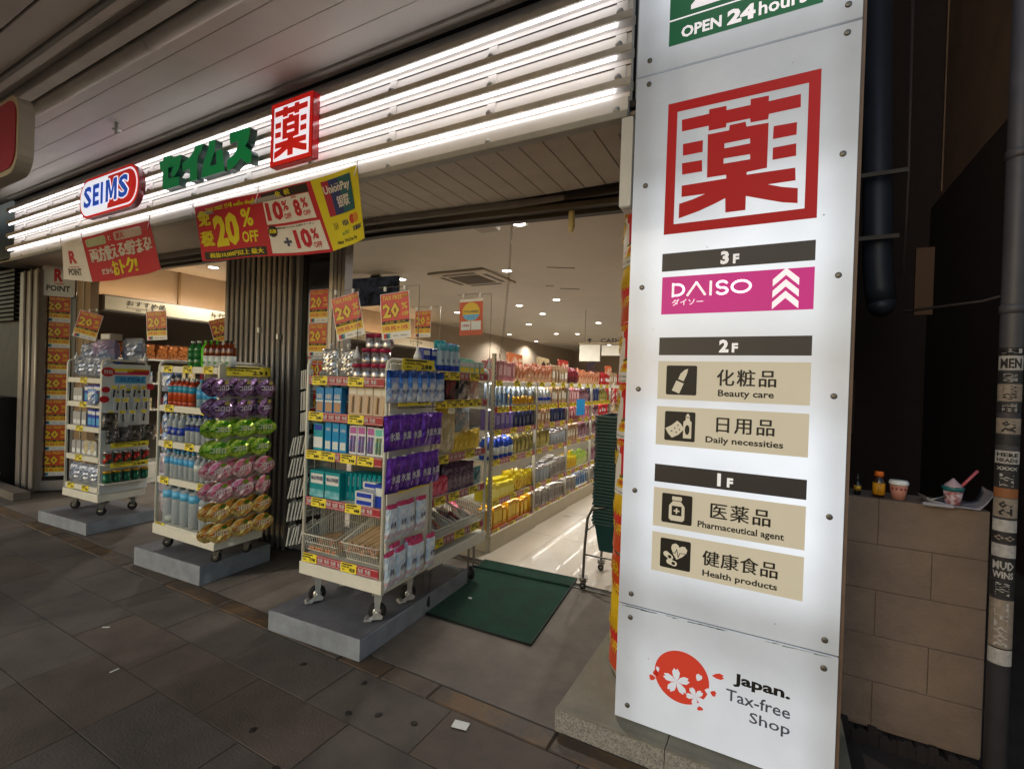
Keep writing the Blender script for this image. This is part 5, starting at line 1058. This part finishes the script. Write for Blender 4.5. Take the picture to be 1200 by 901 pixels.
# ================================================================== GONDOLA ALONG THE AISLE
random.seed(5)
GX = -2.13
gb = mat('gondola_base', 'b0a892', .4, var=.06); led = mat('shelf_led', (1, .95, .85), .4, emit=24, ecol=(1, .97, .92))
upr = mat('upright', 'aaa69a', .45, .3, var=.06)
NB = 8
bays = []
for b in range(NB):
    y0 = 3.62+b*.9
    t = thing('shelf_bay', f'lit drugstore shelf bay along the aisle, {ORD[b] if b else "nearest"} from the entrance', 'shelf', (GX-.01*b*1.5, y0, 0), PI/2, group='shelf bays along the aisle'); bays.append(t)
    M().box(0, .897, 0, .42, .003, .15, gb, .003).obj('base', t)
    M().box(.0, .897, .40, .42, .15, 1.5, mat('gondola_back', '8c8474', .6, var=.08)).obj('back_panel', t)
    q = M(); q.box(-.014, .012, .005, .035, .0, 1.74 if b == 0 else 1.5, upr, .002)
    if b == 0:
        for k in range(42): q.box(-.003, .004, .003, .006, .08+k*.04, .1+k*.04, dark)
    q.obj('upright', t)
    for z, kk in ((.166, 'red'), (.43, 'red'), (.796, 'red'), (1.06, 'red'), (1.265, 'yellow'), (1.5, 'white')):
        so_ = M().box(.012, .89, .03, .40, -.018, 0, cream, .002).obj('shelf', t, (0, 0, z))
        put('price_rail', rail_mesh(.878, kk), so_, (.012, .03, -.045))
        if b < 4:
            for k in range(6 if kk == 'yellow' else 3): put('price_tag', tag_mesh(.105, random.choice(('498', '698', '980', '1280'))), so_, (.1+k*(.135 if kk == 'yellow' else .3)+random.uniform(0, .05), .024, -.045))
        if z > .4: M().box(.05, .85, .10, .115, -.027, -.020, led).obj('led_strip', so_)
def gshelf(b): return frame((GX-.01*b*1.5, 3.62+b*.9, 0), PI/2)
T_['gold'] = tpl('amber_carton', 'box', carton(.05, .15, .05, mat('box_gold', 'c89820', .35, .1, var=.15, vs=30), (mat('box_honey', 'e0c040', .35), .3, .8), band=(orange, .05, .15)))
T_['lemon'] = tpl('yellow_box', 'box', carton(.09, .11, .06, mat('box_lemon', 'd8c828', .4, var=.1), (mat('box_lemon_l', 'e8e070', .4), .2, .7)))
T_['lemonb'] = tpl('yellow_pouch', 'bag', pouch(.09, .13, .04, foil('pouch_lemon', 'e0d020', 'c8a010', vs=20), seed=55))
T_['bluebot'] = tpl('blue_bottle', 'bottle', bottle(.03, .15, mat('bot_blue', '1c48b0', .3), lab_w, capw, lab=(.2, .55), n=10))
T_['violet'] = tpl('violet_carton', 'box', carton(.055, .17, .05, mat('box_violet', '6c60a0', .4, var=.1), (mat('box_lav', 'a098c8', .4), .3, .8)))
T_['darkbox'] = tpl('dark_carton', 'box', carton(.045, .16, .05, navy, (mat('box_slate', '5c6478', .4), .2, .6)))
T_['tanbox'] = tpl('tan_carton', 'box', carton(.05, .16, .05, mat('box_tan', 'a88c6c', .5, var=.1), (cream, .3, .7)))
T_['serum'] = tpl('pump_bottle', 'bottle', bottle(.024, .15, mat('serum', '9098a0', .2, var=.1), brassy, capw, lab=(.1, .5), n=10))
T_['bluestick'] = tpl('blue_tube', 'tube', blister(.045, .16, mat('st_grey', '8c98a8', .4), mat('st_blue', '4c78a8', .35), mat('st_card', '9ca4ac', .5), 2))
T_['greyct'] = tpl('grey_carton', 'box', carton(.06, .14, .05, mat('box_grey2', '9a9690', .5, var=.15, vs=40), (mat('box_grey3', '706c68', .5), .2, .7)))
T_['pinkct'] = tpl('pink_carton', 'box', carton(.055, .15, .05, mat('box_rose', 'b87880', .4, var=.1), (mat('box_blush', 'd8b0b0', .4), .3, .8)))
T_['olive'] = tpl('olive_pouch', 'bag', pouch(.07, .13, .03, foil('pouch_olive', '7c7840', 'b8b060', vs=20), seed=56, nx=5, nz=5))
T_['redct'] = tpl('red_carton', 'box', carton(.06, .15, .05, mat('box_red', 'a82028', .4, var=.1), (pale, .3, .6)))
T_['whitebt'] = tpl('white_bottle', 'bottle', bottle(.028, .15, mat('bot_white', 'b8bcbc', .35), lab_b, capw, lab=(.25, .45), n=10))
T_['plumpk'] = tpl('plum_pouch', 'bag', pouch(.075, .14, .03, foil('pouch_plum', '6c3c54', 'a88898', vs=20), seed=57, nx=5, nz=5))
T_['limepk'] = tpl('lime_pouch', 'bag', pouch(.075, .13, .03, foil('pouch_lime', '9cc83c', 'd8e0a0', vs=20), seed=58, nx=5, nz=5))
T_['cylw'] = tpl('clear_jar', 'jar', can(.027, .12, mat('jar_clear', 'a0a8ac', .2, .3), silv2, .02, 10))
NM = dict(gold='amber carton', lemon='yellow box', lemonb='yellow pouch', bluebot='blue bottle', violet='violet carton', darkbox='dark blue carton', tanbox='tan carton', serum='gold labelled bottle', bluestick='grey and blue tube pack', greyct='grey carton', pinkct='rose carton', olive='olive pouch', redct='red carton', whitebt='white bottle', plumpk='plum pouch', limepk='lime pouch', cylw='clear jar', pred='dark red pack', porng='orange pack')
PLAN = {
 .166: ['gold gold', 'greyct greyct', 'greyct bluestick', 'greyct cylw', 'cylw whitebt', 'tanbox cylw', 'greyct', 'cylw'],
 .43: ['lemon lemonb', 'cylw greyct', 'lemonb limepk', 'plumpk whitebt', 'cylw limepk', 'olive plumpk', 'cylw', 'whitebt'],
 .796: ['bluebot olive', 'olive cylw', 'tanbox plumpk', 'plumpk limepk', 'limepk greyct', 'porng redct', 'redct', 'pinkct'],
 1.06: ['violet darkbox', 'tanbox darkbox', 'pinkct pinkct', 'plumpk redct', 'tanbox olive', 'redct pinkct', 'redct', 'tanbox'],
 1.265: ['bluestick serum', 'whitebt tanbox', 'pinkct plumpk', 'darkbox olive', 'redct tanbox', 'plumpk redct', 'redct', 'pinkct'],
 1.5: ['pinkct porng', 'porng tanbox', 'pred porng', 'porng redct', 'tanbox redct', 'redct pinkct', 'redct', 'porng']}
GS = {.166: 1.2, .43: 1.35, .796: 1.25, 1.06: 1.0, 1.265: 1.2, 1.5: 1.1}
LV = {.166: 'lowest', .43: 'second', .796: 'third', 1.06: 'fourth', 1.265: 'fifth', 1.5: 'top'}
for z, L in PLAN.items():
    for b, s in enumerate(L):
        ks = s.split(); 
        for j, k in enumerate(ks):
            w = .88/len(ks); n = int(w/(.076 if b < 3 else .09)); dx = w/n
            row(T_[k], gshelf(b), .04+j*w+dx*.3, n, dx, .075, z+.001, f'{NM[k]} on the {LV[z]} shelf, {ORD[b] if b else "nearest"} bay', f'{NM[k]}s along the aisle', sc=GS[z], ang=.25, svar=.12)
            if b < 3: row(T_[k], gshelf(b), .04+j*w+dx*.3, n, dx, .14, z+.001, f'{NM[k]} behind the front row on the {LV[z]} shelf', f'{NM[k]}s along the aisle', ang=.3, svar=.15, sc=GS[z]*1.08)
tag(M().rect(0, .3, 0, .2, 0, mat('pop_blue', '1890d8', .5)).box(0, .3, .001, .003, 0, .2, pale).obj('shelf_card', None, (GX+.0, 5.6, 1.11), PI/2), 'bright blue card standing among the cartons on the fourth shelf', 'card')
tp = (('orange and brown', 'b8622c', 4.2), ('cream', 'c0ac84', 4.9), ('red', 'a02a24', 5.5), ('dark navy', '241c30', 6.6), ('orange portrait', 'c05a28', 7.4), ('cream slanted', 'c8b898', 8.3))
for i, (d_, c_, y) in enumerate(tp):
    t = thing('topper_card', f'{d_} promotional card standing on top of the aisle shelves', 'card', (GX-.2, y, 1.5), PI/2, rot=(R(-6), R(random.uniform(-8, 8)), PI/2))
    M().box(0, .34, 0, .006, .0, .30, mat('topper_'+c_, c_, .5, col2='5c3c2c' if i % 2 else 'd8c0a0', vs=9, thr=(.45, .5))).obj('card', t); M().prism([(.17+.07*math.cos(k*.5236), .17+.08*math.sin(k*.5236)) for k in range(12)], -.002, None, mat('topper_dot'+str(i % 2), ('caa890', '38241c')[i % 2], .5)).obj('print', t)
q = M()
for k in range(9): q.prism([(0, k*.09), (.1, k*.09+.05), (.1, k*.09+.09), (0, k*.09+.04)], -.003, .0, cream)
tag(q.obj('paper_streamer', None, (GX+.05, 6.9, .75), PI/2), 'cream zigzag paper streamer hanging at the aisle shelf front', 'streamer')
# far cross shelves and parallel gondolas behind
def block(x0, x1, y0, y1, h, label, cols, face):
    t = thing('gondola', label, 'shelf', (0, 0, 0)); M().box(x0, x1, y0, y1, 0, .12, gb).box(x0+.18, x1-.18, y0+.05, y1-.02, .12, h, MATS['gondola_back']).obj('body', t)
    for z in (.45, .8, 1.1, h-.03): M().box(x0, x1, y0, y1, z, z+.03, cream).obj('shelf', t)
    return t
for (x0, x1, y0, y1, h, nm_) in ((-3.9, -3.2, 6, 12, 1.45, 'parallel gondola behind the aisle shelves, nearer one'), (-5.6, -4.9, 6, 12, 1.45, 'parallel gondola behind the aisle shelves, farther one')): block(x0, x1, y0, y1, h, nm_, None, None)
for j in range(2):
    for z in (1.451,):
        F = frame(((-3.3, -5.0)[j], 6.05, 0), PI/2)
        for b in range(5):
            k = random.choice(('porng', 'tanbox', 'redct', 'pinkct', 'whitebt', 'violet')); kk = NM[k]
            row(T_[k], F, .1+b*.8, 7, .1, .05, z, f'{kk} on top of the {("nearer", "farther")[j]} parallel gondola, run {ORD[b]}', f'{kk}s on parallel gondolas', sc=1.1)
t = block(-2.2, -.3, 11.4, 12.2, 1.5, 'cross gondola at the far end of the aisle', None, None)
F = frame((-2.1, 11.42, 0), 0)
for z in (.45, .8, 1.1, 1.5):
    for j, k in enumerate(random.sample(['porng', 'redct', 'tanbox', 'limepk', 'pinkct', 'gold', 'whitebt'], 3)):
        row(T_[k], F, .05+j*.6, 6, .095, .03, z+.032 if z < 1.5 else 1.502, f'{NM[k]} on the far cross gondola at height {LV[{.45: .43, .8: .796, 1.1: 1.06, 1.5: 1.5}[z]]}', f'{NM[k]}s on the cross gondola', sc=1.2)
# items on the left wall shelves
F = frame((-7.32, 2.85, 0), PI/2)
for z in (.62, .97, 1.32, 1.64):
    for j, k in enumerate(random.choices(['browncrisp', 'pbrown', 'pred', 'porng', 'pcream', 'pgrey'], k=4)):
        kn = {'browncrisp': 'brown snack bag', 'pbrown': 'brown pack', 'pred': 'dark red pack', 'porng': 'orange pack', 'pcream': 'cream pack', 'pgrey': 'grey pack'}[k]
        row(T_[k], F, .12+j*.55, 4, .13, .06, z, f'{kn} on the left wall shelves, {ORD[j]} run, shelf at {("knee", "waist", "chest", "head")[int((z-.5)/.34)]} height', f'{kn}s on the left wall shelves', sc=1.0)
for k in range(3):
    for j in range(5):
        if (j, k) in ((0, 2), (4, 2)): continue
        place(tpl('white_roll', 'roll', can(.05, .10, mat('roll_blue', '5080b8', .5), gloss_white, .05, 12)) if 'roll_' not in T_ else T_['roll_'], Matrix(), (-7.4, 6.55+j*.13, 2.40+k*.1), f'blue and white roll stacked on the cream header, {("bottom", "middle", "top")[k]} layer', 'rolls on the header')
# ------------------------------------------------------------------ basket stack on its cart
dg = mat('basket_green', '103c3c', .45, var=.15, vs=20)
def basket(full):
    q = M(); w, d = .42, .31; h = .22 if full else .05
    q.box(-w/2, w/2, -d/2, -d/2+.014, -.02, 0, dg, .003).box(-w/2, w/2, d/2-.014, d/2, -.02, 0, dg, .003).box(-w/2, -w/2+.014, -d/2+.014, d/2-.014, -.02, 0, dg, .003).box(w/2-.014, w/2, -d/2+.014, d/2-.014, -.02, 0, dg, .003)
    a, b = w/2-.012, d/2-.012; s = .80 if full else .96
    vs = [(-a, -b, -.01), (a, -b, -.01), (a, b, -.01), (-a, b, -.01), (-a*s, -b*s, -h), (a*s, -b*s, -h), (a*s, b*s, -h), (-a*s, b*s, -h)]
    q.add(vs, [(0, 4, 5, 1), (1, 5, 6, 2), (2, 6, 7, 3), (3, 7, 4, 0), (4, 7, 6, 5)], dg)
    if full:
        for k in range(13): x = -a*.9+k*a*.15; q.box(x, x+.006, -b-.002, -b*.9, -h+.01, -.015, dg)
    q.tube([(-w/2+.03, -d/2-.004, -.004), (-w/2+.03, -d/2-.012, -.012), (w/2-.03, -d/2-.012, -.012), (w/2-.03, -d/2-.004, -.004)], .004, dg, 5)
    return q
b_low, b_full = basket(False).mesh('shopping_basket'), basket(True).mesh('shopping_basket')
NBK = 34
for k in range(NBK):
    o = put('shopping_basket', b_full if k in (0,) else b_low, None, (-.985+random.uniform(-.004, .004), 3.60+random.uniform(-.004, .004), .50+k*.0235), R(90)+random.uniform(-.012, .012))
    tag(o, 'dark green shopping basket '+('at the bottom of the stack, full depth visible' if k == 0 else 'on top of the nested stack' if k == NBK-1 else ORD[NBK-1-k]+' from the top of the nested stack' if NBK-1-k < 12 else ORD[k].replace('leftmost', 'first')+' from the bottom of the nested stack' if k < 12 else 'nested midway in the tall stack by the pillar'), 'basket', 'nested shopping baskets')
t = thing('basket_cart', 'grey wheeled tube cart carrying the stack of shopping baskets', 'cart', (-.985, 3.6, 0))
for y in (-.22, .2): M().tube([(-.205, y, .06), (-.2, y, .3), (-.185, y, .52), (-.15, y, .6), (-.05, y, .62)], .010, steel, 8).obj('frame_tube', t); M().tube([(-.205, y, .255), (.2, y, .255)], .006, steel, 8).obj('crossbar', t)
M().tube([(-.2, -.22, .42), (-.2, .2, .42)], .006, steel, 8).obj('crossbar', t)
for x, y in ((-.205, -.22), (-.205, .2), (.2, .2), (.2, -.22)): caster_parts(t, x, y, 0, .09, .4, False, .024)
# ================================================================== BANNERS
cloth_r = mat('banner_red', 'c41430', .6, var=.06, bump=.15, bs=30); cloth_w = mat('banner_white', 'f0eef0', .6, var=.05, bump=.15, bs=30); cloth_y = mat('banner_yellow', 'e4d81c', .6, var=.06, bump=.15, bs=30); txt_y = mat('banner_text_yellow', 'e8dc20', .6); txt_k = mat('banner_black', '241818', .6); txt_w = mat('banner_text_white', 'e0dcdc', .6)
def lerp_c(pts, u):
    for (a, p), (b, r_) in zip(pts, pts[1:]):
        if u <= b or (b, r_) == pts[-1]: k = (u-a)/(b-a); return p[0]+(r_[0]-p[0])*k, p[1]+(r_[1]-p[1])*k
def banner_warp(top, bot, Y, amp, ph):
    def f(x, y, z):
        u, v = max(0, min(1, x)), z; a = lerp_c(top, u); b = lerp_c(bot, u)
        X = b[0]+(a[0]-b[0])*v; Z = b[1]+(a[1]-b[1])*v
        return (X, Y+y*1.0+amp*math.sin(u*15+ph+v)*(1-v*.6)+.05*(1-v)*math.sin(u*3), Z)
    return f
class Ban(M):
    pass
def brect(q, x0, x1, z0, z1, y, m_): return q.rect(x0, x1, z0, z1, y, m_, max(2, int((x1-x0)*40)), max(1, int((z1-z0)*6)))
def finish(q, nm, label, top, bot, Y, amp, ph):
    t = thing(nm, label, 'banner'); q.warp(banner_warp(top, bot, Y, amp, ph)); q.obj('cloth', t)
    bk = M(); brect(bk, 0, 1, 0, 1, .002, cloth_w); bk.f = [tuple(reversed(f)) for f in bk.f]; bk.warp(banner_warp(top, bot, Y, amp, ph)); bk.obj('reverse_side', t)
    for u, p in top[:1]+top[1:2]+top[-1:]:
        M().tube([(p[0], Y-.004, p[1]), (p[0]+.01, Y-.01, p[1]+.05), (p[0]+.004, Y, p[1]+.09)], .0035, cloth_w, 6).tube([(p[0], Y-.004, p[1]), (p[0]-.012, Y-.014, p[1]-.07)], .0025, cloth_w, 5).obj('tie', t)
q = M(); e = -.0015
brect(q, 0, 1, 0, 1, 0, cloth_r); brect(q, .02, .405, .02, .16, e, txt_k)
q.text('TAX FREE 인세 miễn thuế', .23, .855, .09, txt_y, e*1.5, w=.31, bold=.02); q.text('免', .052, .63, .27, txt_y, e*1.5, w=.07, bold=.03); q.text('税', .052, .26, .27, txt_y, e*1.5, w=.07, bold=.03)
q.text('20', .19, .22, .56, txt_y, e*1.5, w=.17, bold=.05); q.text('%', .33, .5, .3, txt_y, e*1.5, w=.065, bold=.03); q.text('OFF', .33, .24, .19, txt_y, e*1.5, w=.09, bold=.03); q.text('税抜10,000円以上 最大', .22, .045, .09, txt_y, e*2, w=.34, bold=.02)
brect(q, .425, .71, .86, .98, e, txt_k); q.text('免  税', .56, .88, .08, txt_y, e*2, w=.09, bold=.02)
brect(q, .43, .705, .49, .85, e, cloth_w); brect(q, .43, .715, .04, .45, e, cloth_w)
q.text('10', .487, .54, .29, cloth_r, e*2, w=.095, bold=.05); q.text('%', .555, .66, .15, cloth_r, e*2, w=.036, bold=.03); q.text('OFF', .556, .54, .08, cloth_r, e*2, w=.042, bold=.03); q.text('8', .622, .54, .25, cloth_r, e*2, w=.04, bold=.05); q.text('食品', .618, .81, .035, cloth_r, e*2, w=.03); q.text('%', .667, .65, .14, cloth_r, e*2, w=.034, bold=.03); q.text('OFF', .667, .54, .07, cloth_r, e*2, w=.04, bold=.03)
q.text('10', .60, .09, .28, cloth_r, e*2, w=.09, bold=.05); q.text('+', .515, .14, .13, navy, e*2, w=.04, bold=.05); q.text('%', .668, .2, .15, cloth_r, e*2, w=.035, bold=.03); q.text('OFF', .668, .08, .08, cloth_r, e*2, w=.042, bold=.03); q.text('同時利用でさらにお得なクーポン', .575, .405, .03, txt_k, e*2, w=.22)
q.prism([(.452+.026*math.cos(k*.2618)*(1 if k % 2 else .86), .385+.1*math.sin(k*.2618)*(1 if k % 2 else .86)) for k in range(24)], e*2, None, txt_k); q.text('追加', .452, .35, .065, txt_y, e*3, w=.034, bold=.02)
brect(q, .735, 1, 0, 1, e, cloth_y)
brect(q, .785, .835, .44, .93, e*2, mat('up_red', 'b02040', .6)); brect(q, .825, .89, .44, .93, e*2.6, mat('up_blue', '1c3478', .6)); brect(q, .88, .955, .44, .93, e*3.2, mat('up_teal', '17606c', .6))
q.text('UnionPay', .868, .71, .15, txt_w, e*4.2, w=.155, bold=.03); q.text('银联', .89, .52, .16, txt_w, e*4.2, w=.075, bold=.01)
q.text(')))', .805, .25, .1, txt_k, e*2, w=.03); q.text('VISA', .87, .27, .08, navy, e*2, w=.045, bold=.04)
for cx_, m_ in ((.92, 'c8402c'), (.948, 'd8902c')): q.prism([(cx_+.02*math.cos(k*.4), .33+.065*math.sin(k*.4)) for k in range(16)], e*(2 if cx_ < .93 else 2.6), None, mat('mc'+m_, m_, .6))
q.text('Alipay  WeChat Pay', .86, .04, .06, txt_k, e*2, w=.15, bold=.02); q.text('交通系IC', .95, .16, .07, navy, e*2, w=.07, bold=.02); q.text('au PAY', .86, .15, .06, green_p, e*2, w=.05)
T1 = [(0, (-3.925, 2.744)), (.42, (-3.139, 2.731)), (.72, (-2.638, 2.723)), (1, (-2.207, 2.751))]; B1 = [(0, (-3.79, 2.323)), (.42, (-3.053, 2.303)), (.72, (-2.431, 2.264)), (1, (-2.147, 2.316))]
finish(q, 'tax_free_banner', 'long red, white and yellow tax free banner tied under the fascia', T1, B1, 2.06, .014, 0)
q = M(); brect(q, 0, 1, 0, 1, 0, cloth_r); brect(q, 0, .25, 0, 1, e, cloth_w)
q.text('R', .115, .42, .33, cloth_r, e*2, w=.085, bold=.05); q.rect(.06, .17, .33, .345, e*2, cloth_r); q.text('POINT', .115, .12, .18, txt_k, e*2, w=.13, bold=.03)
for a, b, s, c_ in ((.28, .5, '店ポイント', 'b8c0a0'), (.6, .88, '楽天ポイント', 'c8b8b8')):
    q.prism([(x, z) for x, z in rrect(a, b, .76, .94, .03, 4)], e, None, mat('pill'+c_, c_, .6)); q.text(s, (a+b)/2, .79, .12, cloth_r if a > .5 else green_p, e*2, w=(b-a)*.84, bold=.02)
q.text('と', .55, .8, .1, txt_w, e*2, w=.03, bold=.02); q.text('両方使える!貯まる!', .63, .42, .3, txt_w, e*2, w=.66, bold=.03)
q.text('だから', .42, .14, .12, txt_w, e*2, w=.11, bold=.02); q.text('おトク!', .63, .08, .3, txt_y, e*2, w=.28, bold=.03)
T2 = [(0, (-6.248, 2.72)), (.25, (-5.801, 2.721)), (.8, (-4.854, 2.731)), (1, (-4.56, 2.726))]; B2 = [(0, (-6.205, 2.363)), (.25, (-5.617, 2.297)), (.8, (-4.75, 2.30)), (1, (-4.379, 2.314))]
finish(q, 'point_banner', 'red and white loyalty point banner tied under the capsule sign', T2, B2, 2.06, .012, 1)
# ================================================================== HANGING FLYERS ON RODS
def rod_flyer(x, y, z, base_z, ang, label, pole, me=None, yaw=0, sc=1):
    """flyer hanging from a thin bent rod standing in a clip on a rack; x, z = top centre of the flyer"""
    px, dirn = pole; t = thing('rod_clip', 'rod in white clip holding the '+' '.join(label.split(',')[0].split()[:10]), 'rod', (px, y, base_z))
    H = z-base_z+.012; L = (x-px)
    M().tube([(0, 0, 0), (0, 0, H), (L+dirn*.12, 0, H+.004)], .0022, steel, 5).obj('rod', t)
    k = M(); k.lathe([(.022, 0), (.02, .02), (.007, .05), (.006, .07)], gloss_white, 10); k.obj('clip_base', t)
    for s in (-.07, .07): M().box(L+s-.007, L+s+.007, -.006, .004, H-.02, H+.006, clear if False else gloss_white, .002).obj('clip', t)
    f = put('flyer', me or fly_me, None, (0, 0, 0)); Rm = Matrix.Rotation(yaw, 4, 'Z') @ Matrix.Rotation(ang, 4, 'Y'); p = Vector((x, y-.006, z)) + Rm @ Vector((0, 0, -.27*sc))
    f.location = p; f.rotation_euler = Rm.to_euler(); f.scale = (sc*.96, sc, sc*.93); tag(f, label, 'flyer', 'tax free flyers hanging on rods')
rod_flyer(-2.215, 2.0, 1.985, 1.60, R(-13), 'tilted tax free flyer above the silver pouches, first from the left', (-2.10, -1), yaw=R(10))
rod_flyer(-1.83, 2.0, 1.98, 1.60, R(-5), 'tax free flyer above the purple bags, beside the television', (-1.66, -1), yaw=R(5))
rod_flyer(-2.36, 2.9, 2.03, 1.58, R(0), 'small darker tax free flyer behind the nearest two', (-2.2, -1), fly_o, sc=.8)
rod_flyer(-5.63, 2.1, 2.03, 1.575, R(14), 'orange tilted tax free flyer above the far rack', (-5.95, 1), fly_o, yaw=R(42), sc=1.0)
rod_flyer(-4.50, 2.1, 2.0, 1.565, R(-4), 'narrow turned tax free flyer above the left end of the drinks rack', (-4.66, 1), fly_o, yaw=R(22), sc=.95)
rod_flyer(-5.18, 3.0, 2.08, 1.6, R(-16), 'tax free flyer half hidden behind the folded shutter', (-5.0, -1), fly_o, yaw=R(38), sc=1.1)
q = M(); q.rect(-.1, .1, 0, .27, 0, gloss_white).rect(-.1, .1, .0, .25, -.0008, mat('poster_coral', 'c8502c', .4, var=.08)); q.rect(-.085, -.003, .04, .105, -.0016, pale).rect(.003, .085, .04, .105, -.0016, pale)
q.prism([(.075*math.cos(k*.314), .175+.07*math.sin(k*.314)) for k in range(20)], -.0016, None, fy_y); q.prism([(.07*math.cos(k*.314), .155+.045*math.sin(k*.314)) for k in range(10, 21)], -.002, None, lab_lb); q.text('アプリ PAYPAY', 0, .165, .022, navy, -.0024, w=.13, bold=.03, res=1).text('お得情報', -.044, .065, .018, red, -.002, w=.06, res=1).rect(-.1, .1, 0, .27, .001, pale)
q.f[-1] = tuple(reversed(q.f[-1]))
rod_flyer(-1.86, 2.8, 2.08, 1.58, R(-1), 'coral poster with yellow circle hanging above the doorway rack', (-1.70, -1), q.mesh('flyer'))

tag(M().box(-.595, -.535, 2.17, 2.26, 2.28, 4.6, gloss_white, .004).box(-.70, -.536, 2.262, 2.9, 2.70, 4.6, dark).obj('sky_gap_casing'), 'white end casing added to cover the sky gap between light fascia and pylon sign', 'casing')  # block added to hide the strip of sky beside the fascia end
# ================================================================== WEAR, CABLES, CLUTTER
random.seed(77)
gr = mat('panel_grime', '7c8680', .8, var=.3, vs=60); gk = mat('joint_dark', '2c2c2a', .8)
M().box(PX0+.004, PX1-.004, 2.0425, 2.0465, .570, .590, gk).obj('joint_backing', py); M().box(PX0+.004, PX1-.004, 2.0425, 2.0465, 2.785, 2.805, gk).obj('joint_backing', py)  # dark backing strips added in the panel joints to hide the light box
q = M()
for k in range(26):
    x = random.uniform(PX0+.01, PX1-.06); L = random.uniform(.01, .07); z = .5775-random.uniform(.001, .004)
    q.add([(x, 2.0292, z-.002-random.random()*.003), (x+L, 2.0292, z-.001), (x+L*.7, 2.0292, z), (x, 2.0292, z)], [(0, 1, 2, 3)], gr)
for k in range(16):
    x = random.uniform(PX0+.03, PX1-.03); z = random.uniform(.15, 2.7); r = random.uniform(.0012, .0028); q.prism([(x+r*math.cos(a*1.05), z+r*math.sin(a*1.05)) for a in range(6)], 2.0294, None, gr)
o = q.obj('grime', py); o['kind'] = 'stuff'
cab_m = mat('cable_black', '3a3234', .6)
for i, (pts, lab) in enumerate((([(1.0, 5.5, 2.25), (1.5, 5.4, 2.3), (2.0, 5.2, 2.45), (2.6, 4.6, 2.6)], 'thin dark cable sagging across the alley wall below the warm pane'), ([(1.05, 5.9, 5.4), (1.07, 5.9, 3.6), (1.06, 5.9, 2.6)], 'thin vertical conduit beside the ventilation duct'), ([(1.98, 6.5, 4.3), (1.97, 6.5, 7), (1.97, 6.5, 10)], 'vertical conduit on the overhanging neighbouring wall'))):
    tag(M().tube(pts, .014, cab_m, 6).obj('cable'), lab, 'cable')
t = thing('wall_cabinet', 'dim rusty utility cabinet on the alley wall behind the block wall', 'cabinet', (.55, 8.7, 0)); M().box(0, .5, 0, .25, .9, 1.7, mat('rusty_box', '3a302c', .7, .2, var=.3), .01).obj('casing', t); M().box(.03, .47, -.015, 0, .93, 1.67, mat('rusty_box_d', '43382f', .7, .2, var=.3), .006).obj('door', t)
cols = ['c8b898', 'a83c28', 'd8d0c0', '3c2c50', 'c87838', 'b0a490', '8c2430', 'd8c8a8', '5c7890', 'c89860']
for k in range(18):
    c_ = cols[k % 10]; x = random.uniform(-5.4, -2.6); y = random.uniform(6.3, 11.5); z0 = 1.50; w_, h_ = random.uniform(.22, .5), random.uniform(.18, .42)
    if x > -3.0: x = -2.45-random.random()*.1
    elif x > -3.95: x = -3.55
    else: x = -5.25
    t = thing('promotion_board', f"{dict(zip(cols, ['sand', 'rust red', 'ivory', 'violet', 'orange', 'stone', 'crimson', 'cream', 'slate blue', 'ochre']))[c_]} promotion board {'tilted ' if k % 3 else ''}above the {'aisle' if x > -3 else 'nearer parallel' if x > -4 else 'farther parallel'} shelves, {'large' if w_ > .36 else 'small'}, {'near' if y < 8 else 'middle' if y < 9.8 else 'back'}", 'board', (x, y, z0), 0, rot=(R(random.uniform(-10, 0)), R(random.uniform(-18, 18)), R(random.uniform(30, 80))))
    M().box(-w_/2, w_/2, 0, .008, 0, h_, mat('pb'+c_, c_, .6, col2=cols[(k+3) % 10], vs=11, thr=(.5, .56))).obj('board', t)
    M().text(random.choice(('新商品', 'SALE', '人気', 'おすすめ')), 0, h_*.6, h_*.2, black if k % 2 else gloss_white, -.002, w=w_*.7, bold=.02, res=1).obj('print', t)

row(T_['brightpack'], FA, .2, 2, .055, .16, 1.277, 'pink slim pack behind the beige brush cards', 'pink slim packs', sc=1.05)
row(T_['tallblue'], FA, -.26, 4, .07, .2, 1.277, 'tall azure carton at the back of the second shelf', 'tall azure cartons', sc=.95)
row(T_['tealbox'], FA, -.2, 4, .12, .3, 1.047, 'teal foot care box at the back of the third shelf', 'teal foot care boxes')
row(T_['whitebox'], FA, .16, 1, .1, .12, .767+.042*2, 'flat white and blue box on top of two others', None)
for k in range(7): place(T_['stick'], FA, (-.27+k*.033, .16, .47+.012*(k % 2)), 'amber edged pack lying inside the left basket, '+ORD[k]+' across', 'small packs in the left basket', rz=R(random.uniform(-25, 25)), sc=.75)
row(T_['hangtowel'], FD, .2, 1, .1, -.02, 1.15, 'blue towel pack hanging at the right front of the far rack', None)
row(T_['mask'], FD, -.25, 6, .08, .2, 1.41, 'blue pack at the back of the top shelf of the far rack', 'blue packs on the far rack')
row(T_['clipcard'], FE, .08, 4, .085, -.03, 1.22, 'black hair clip card in the uppermost row', 'hair clip cards', sc=1.1, hang=True)
row(T_['greybag'], FE, .03, 1, .1, -.09, .93, 'silver grey bag hanging above the black bags', None, hang=True)
row(T_['pgrey'], FB, -.05, 4, .1, .18, 1.362, 'grey pack at the back of the doorway rack second shelf', 'grey packs at the back', sc=1.2)
row(T_['pplum'], FB, -.3, 6, .1, .25, .737, 'plum pack at the back of the fourth shelf', 'plum packs', sc=1.3)
row(T_['pyell'], FB, .15, 3, .07, .08, 1.002, 'yellow pouch at the right end of the third shelf', 'yellow pouches', sc=.9)
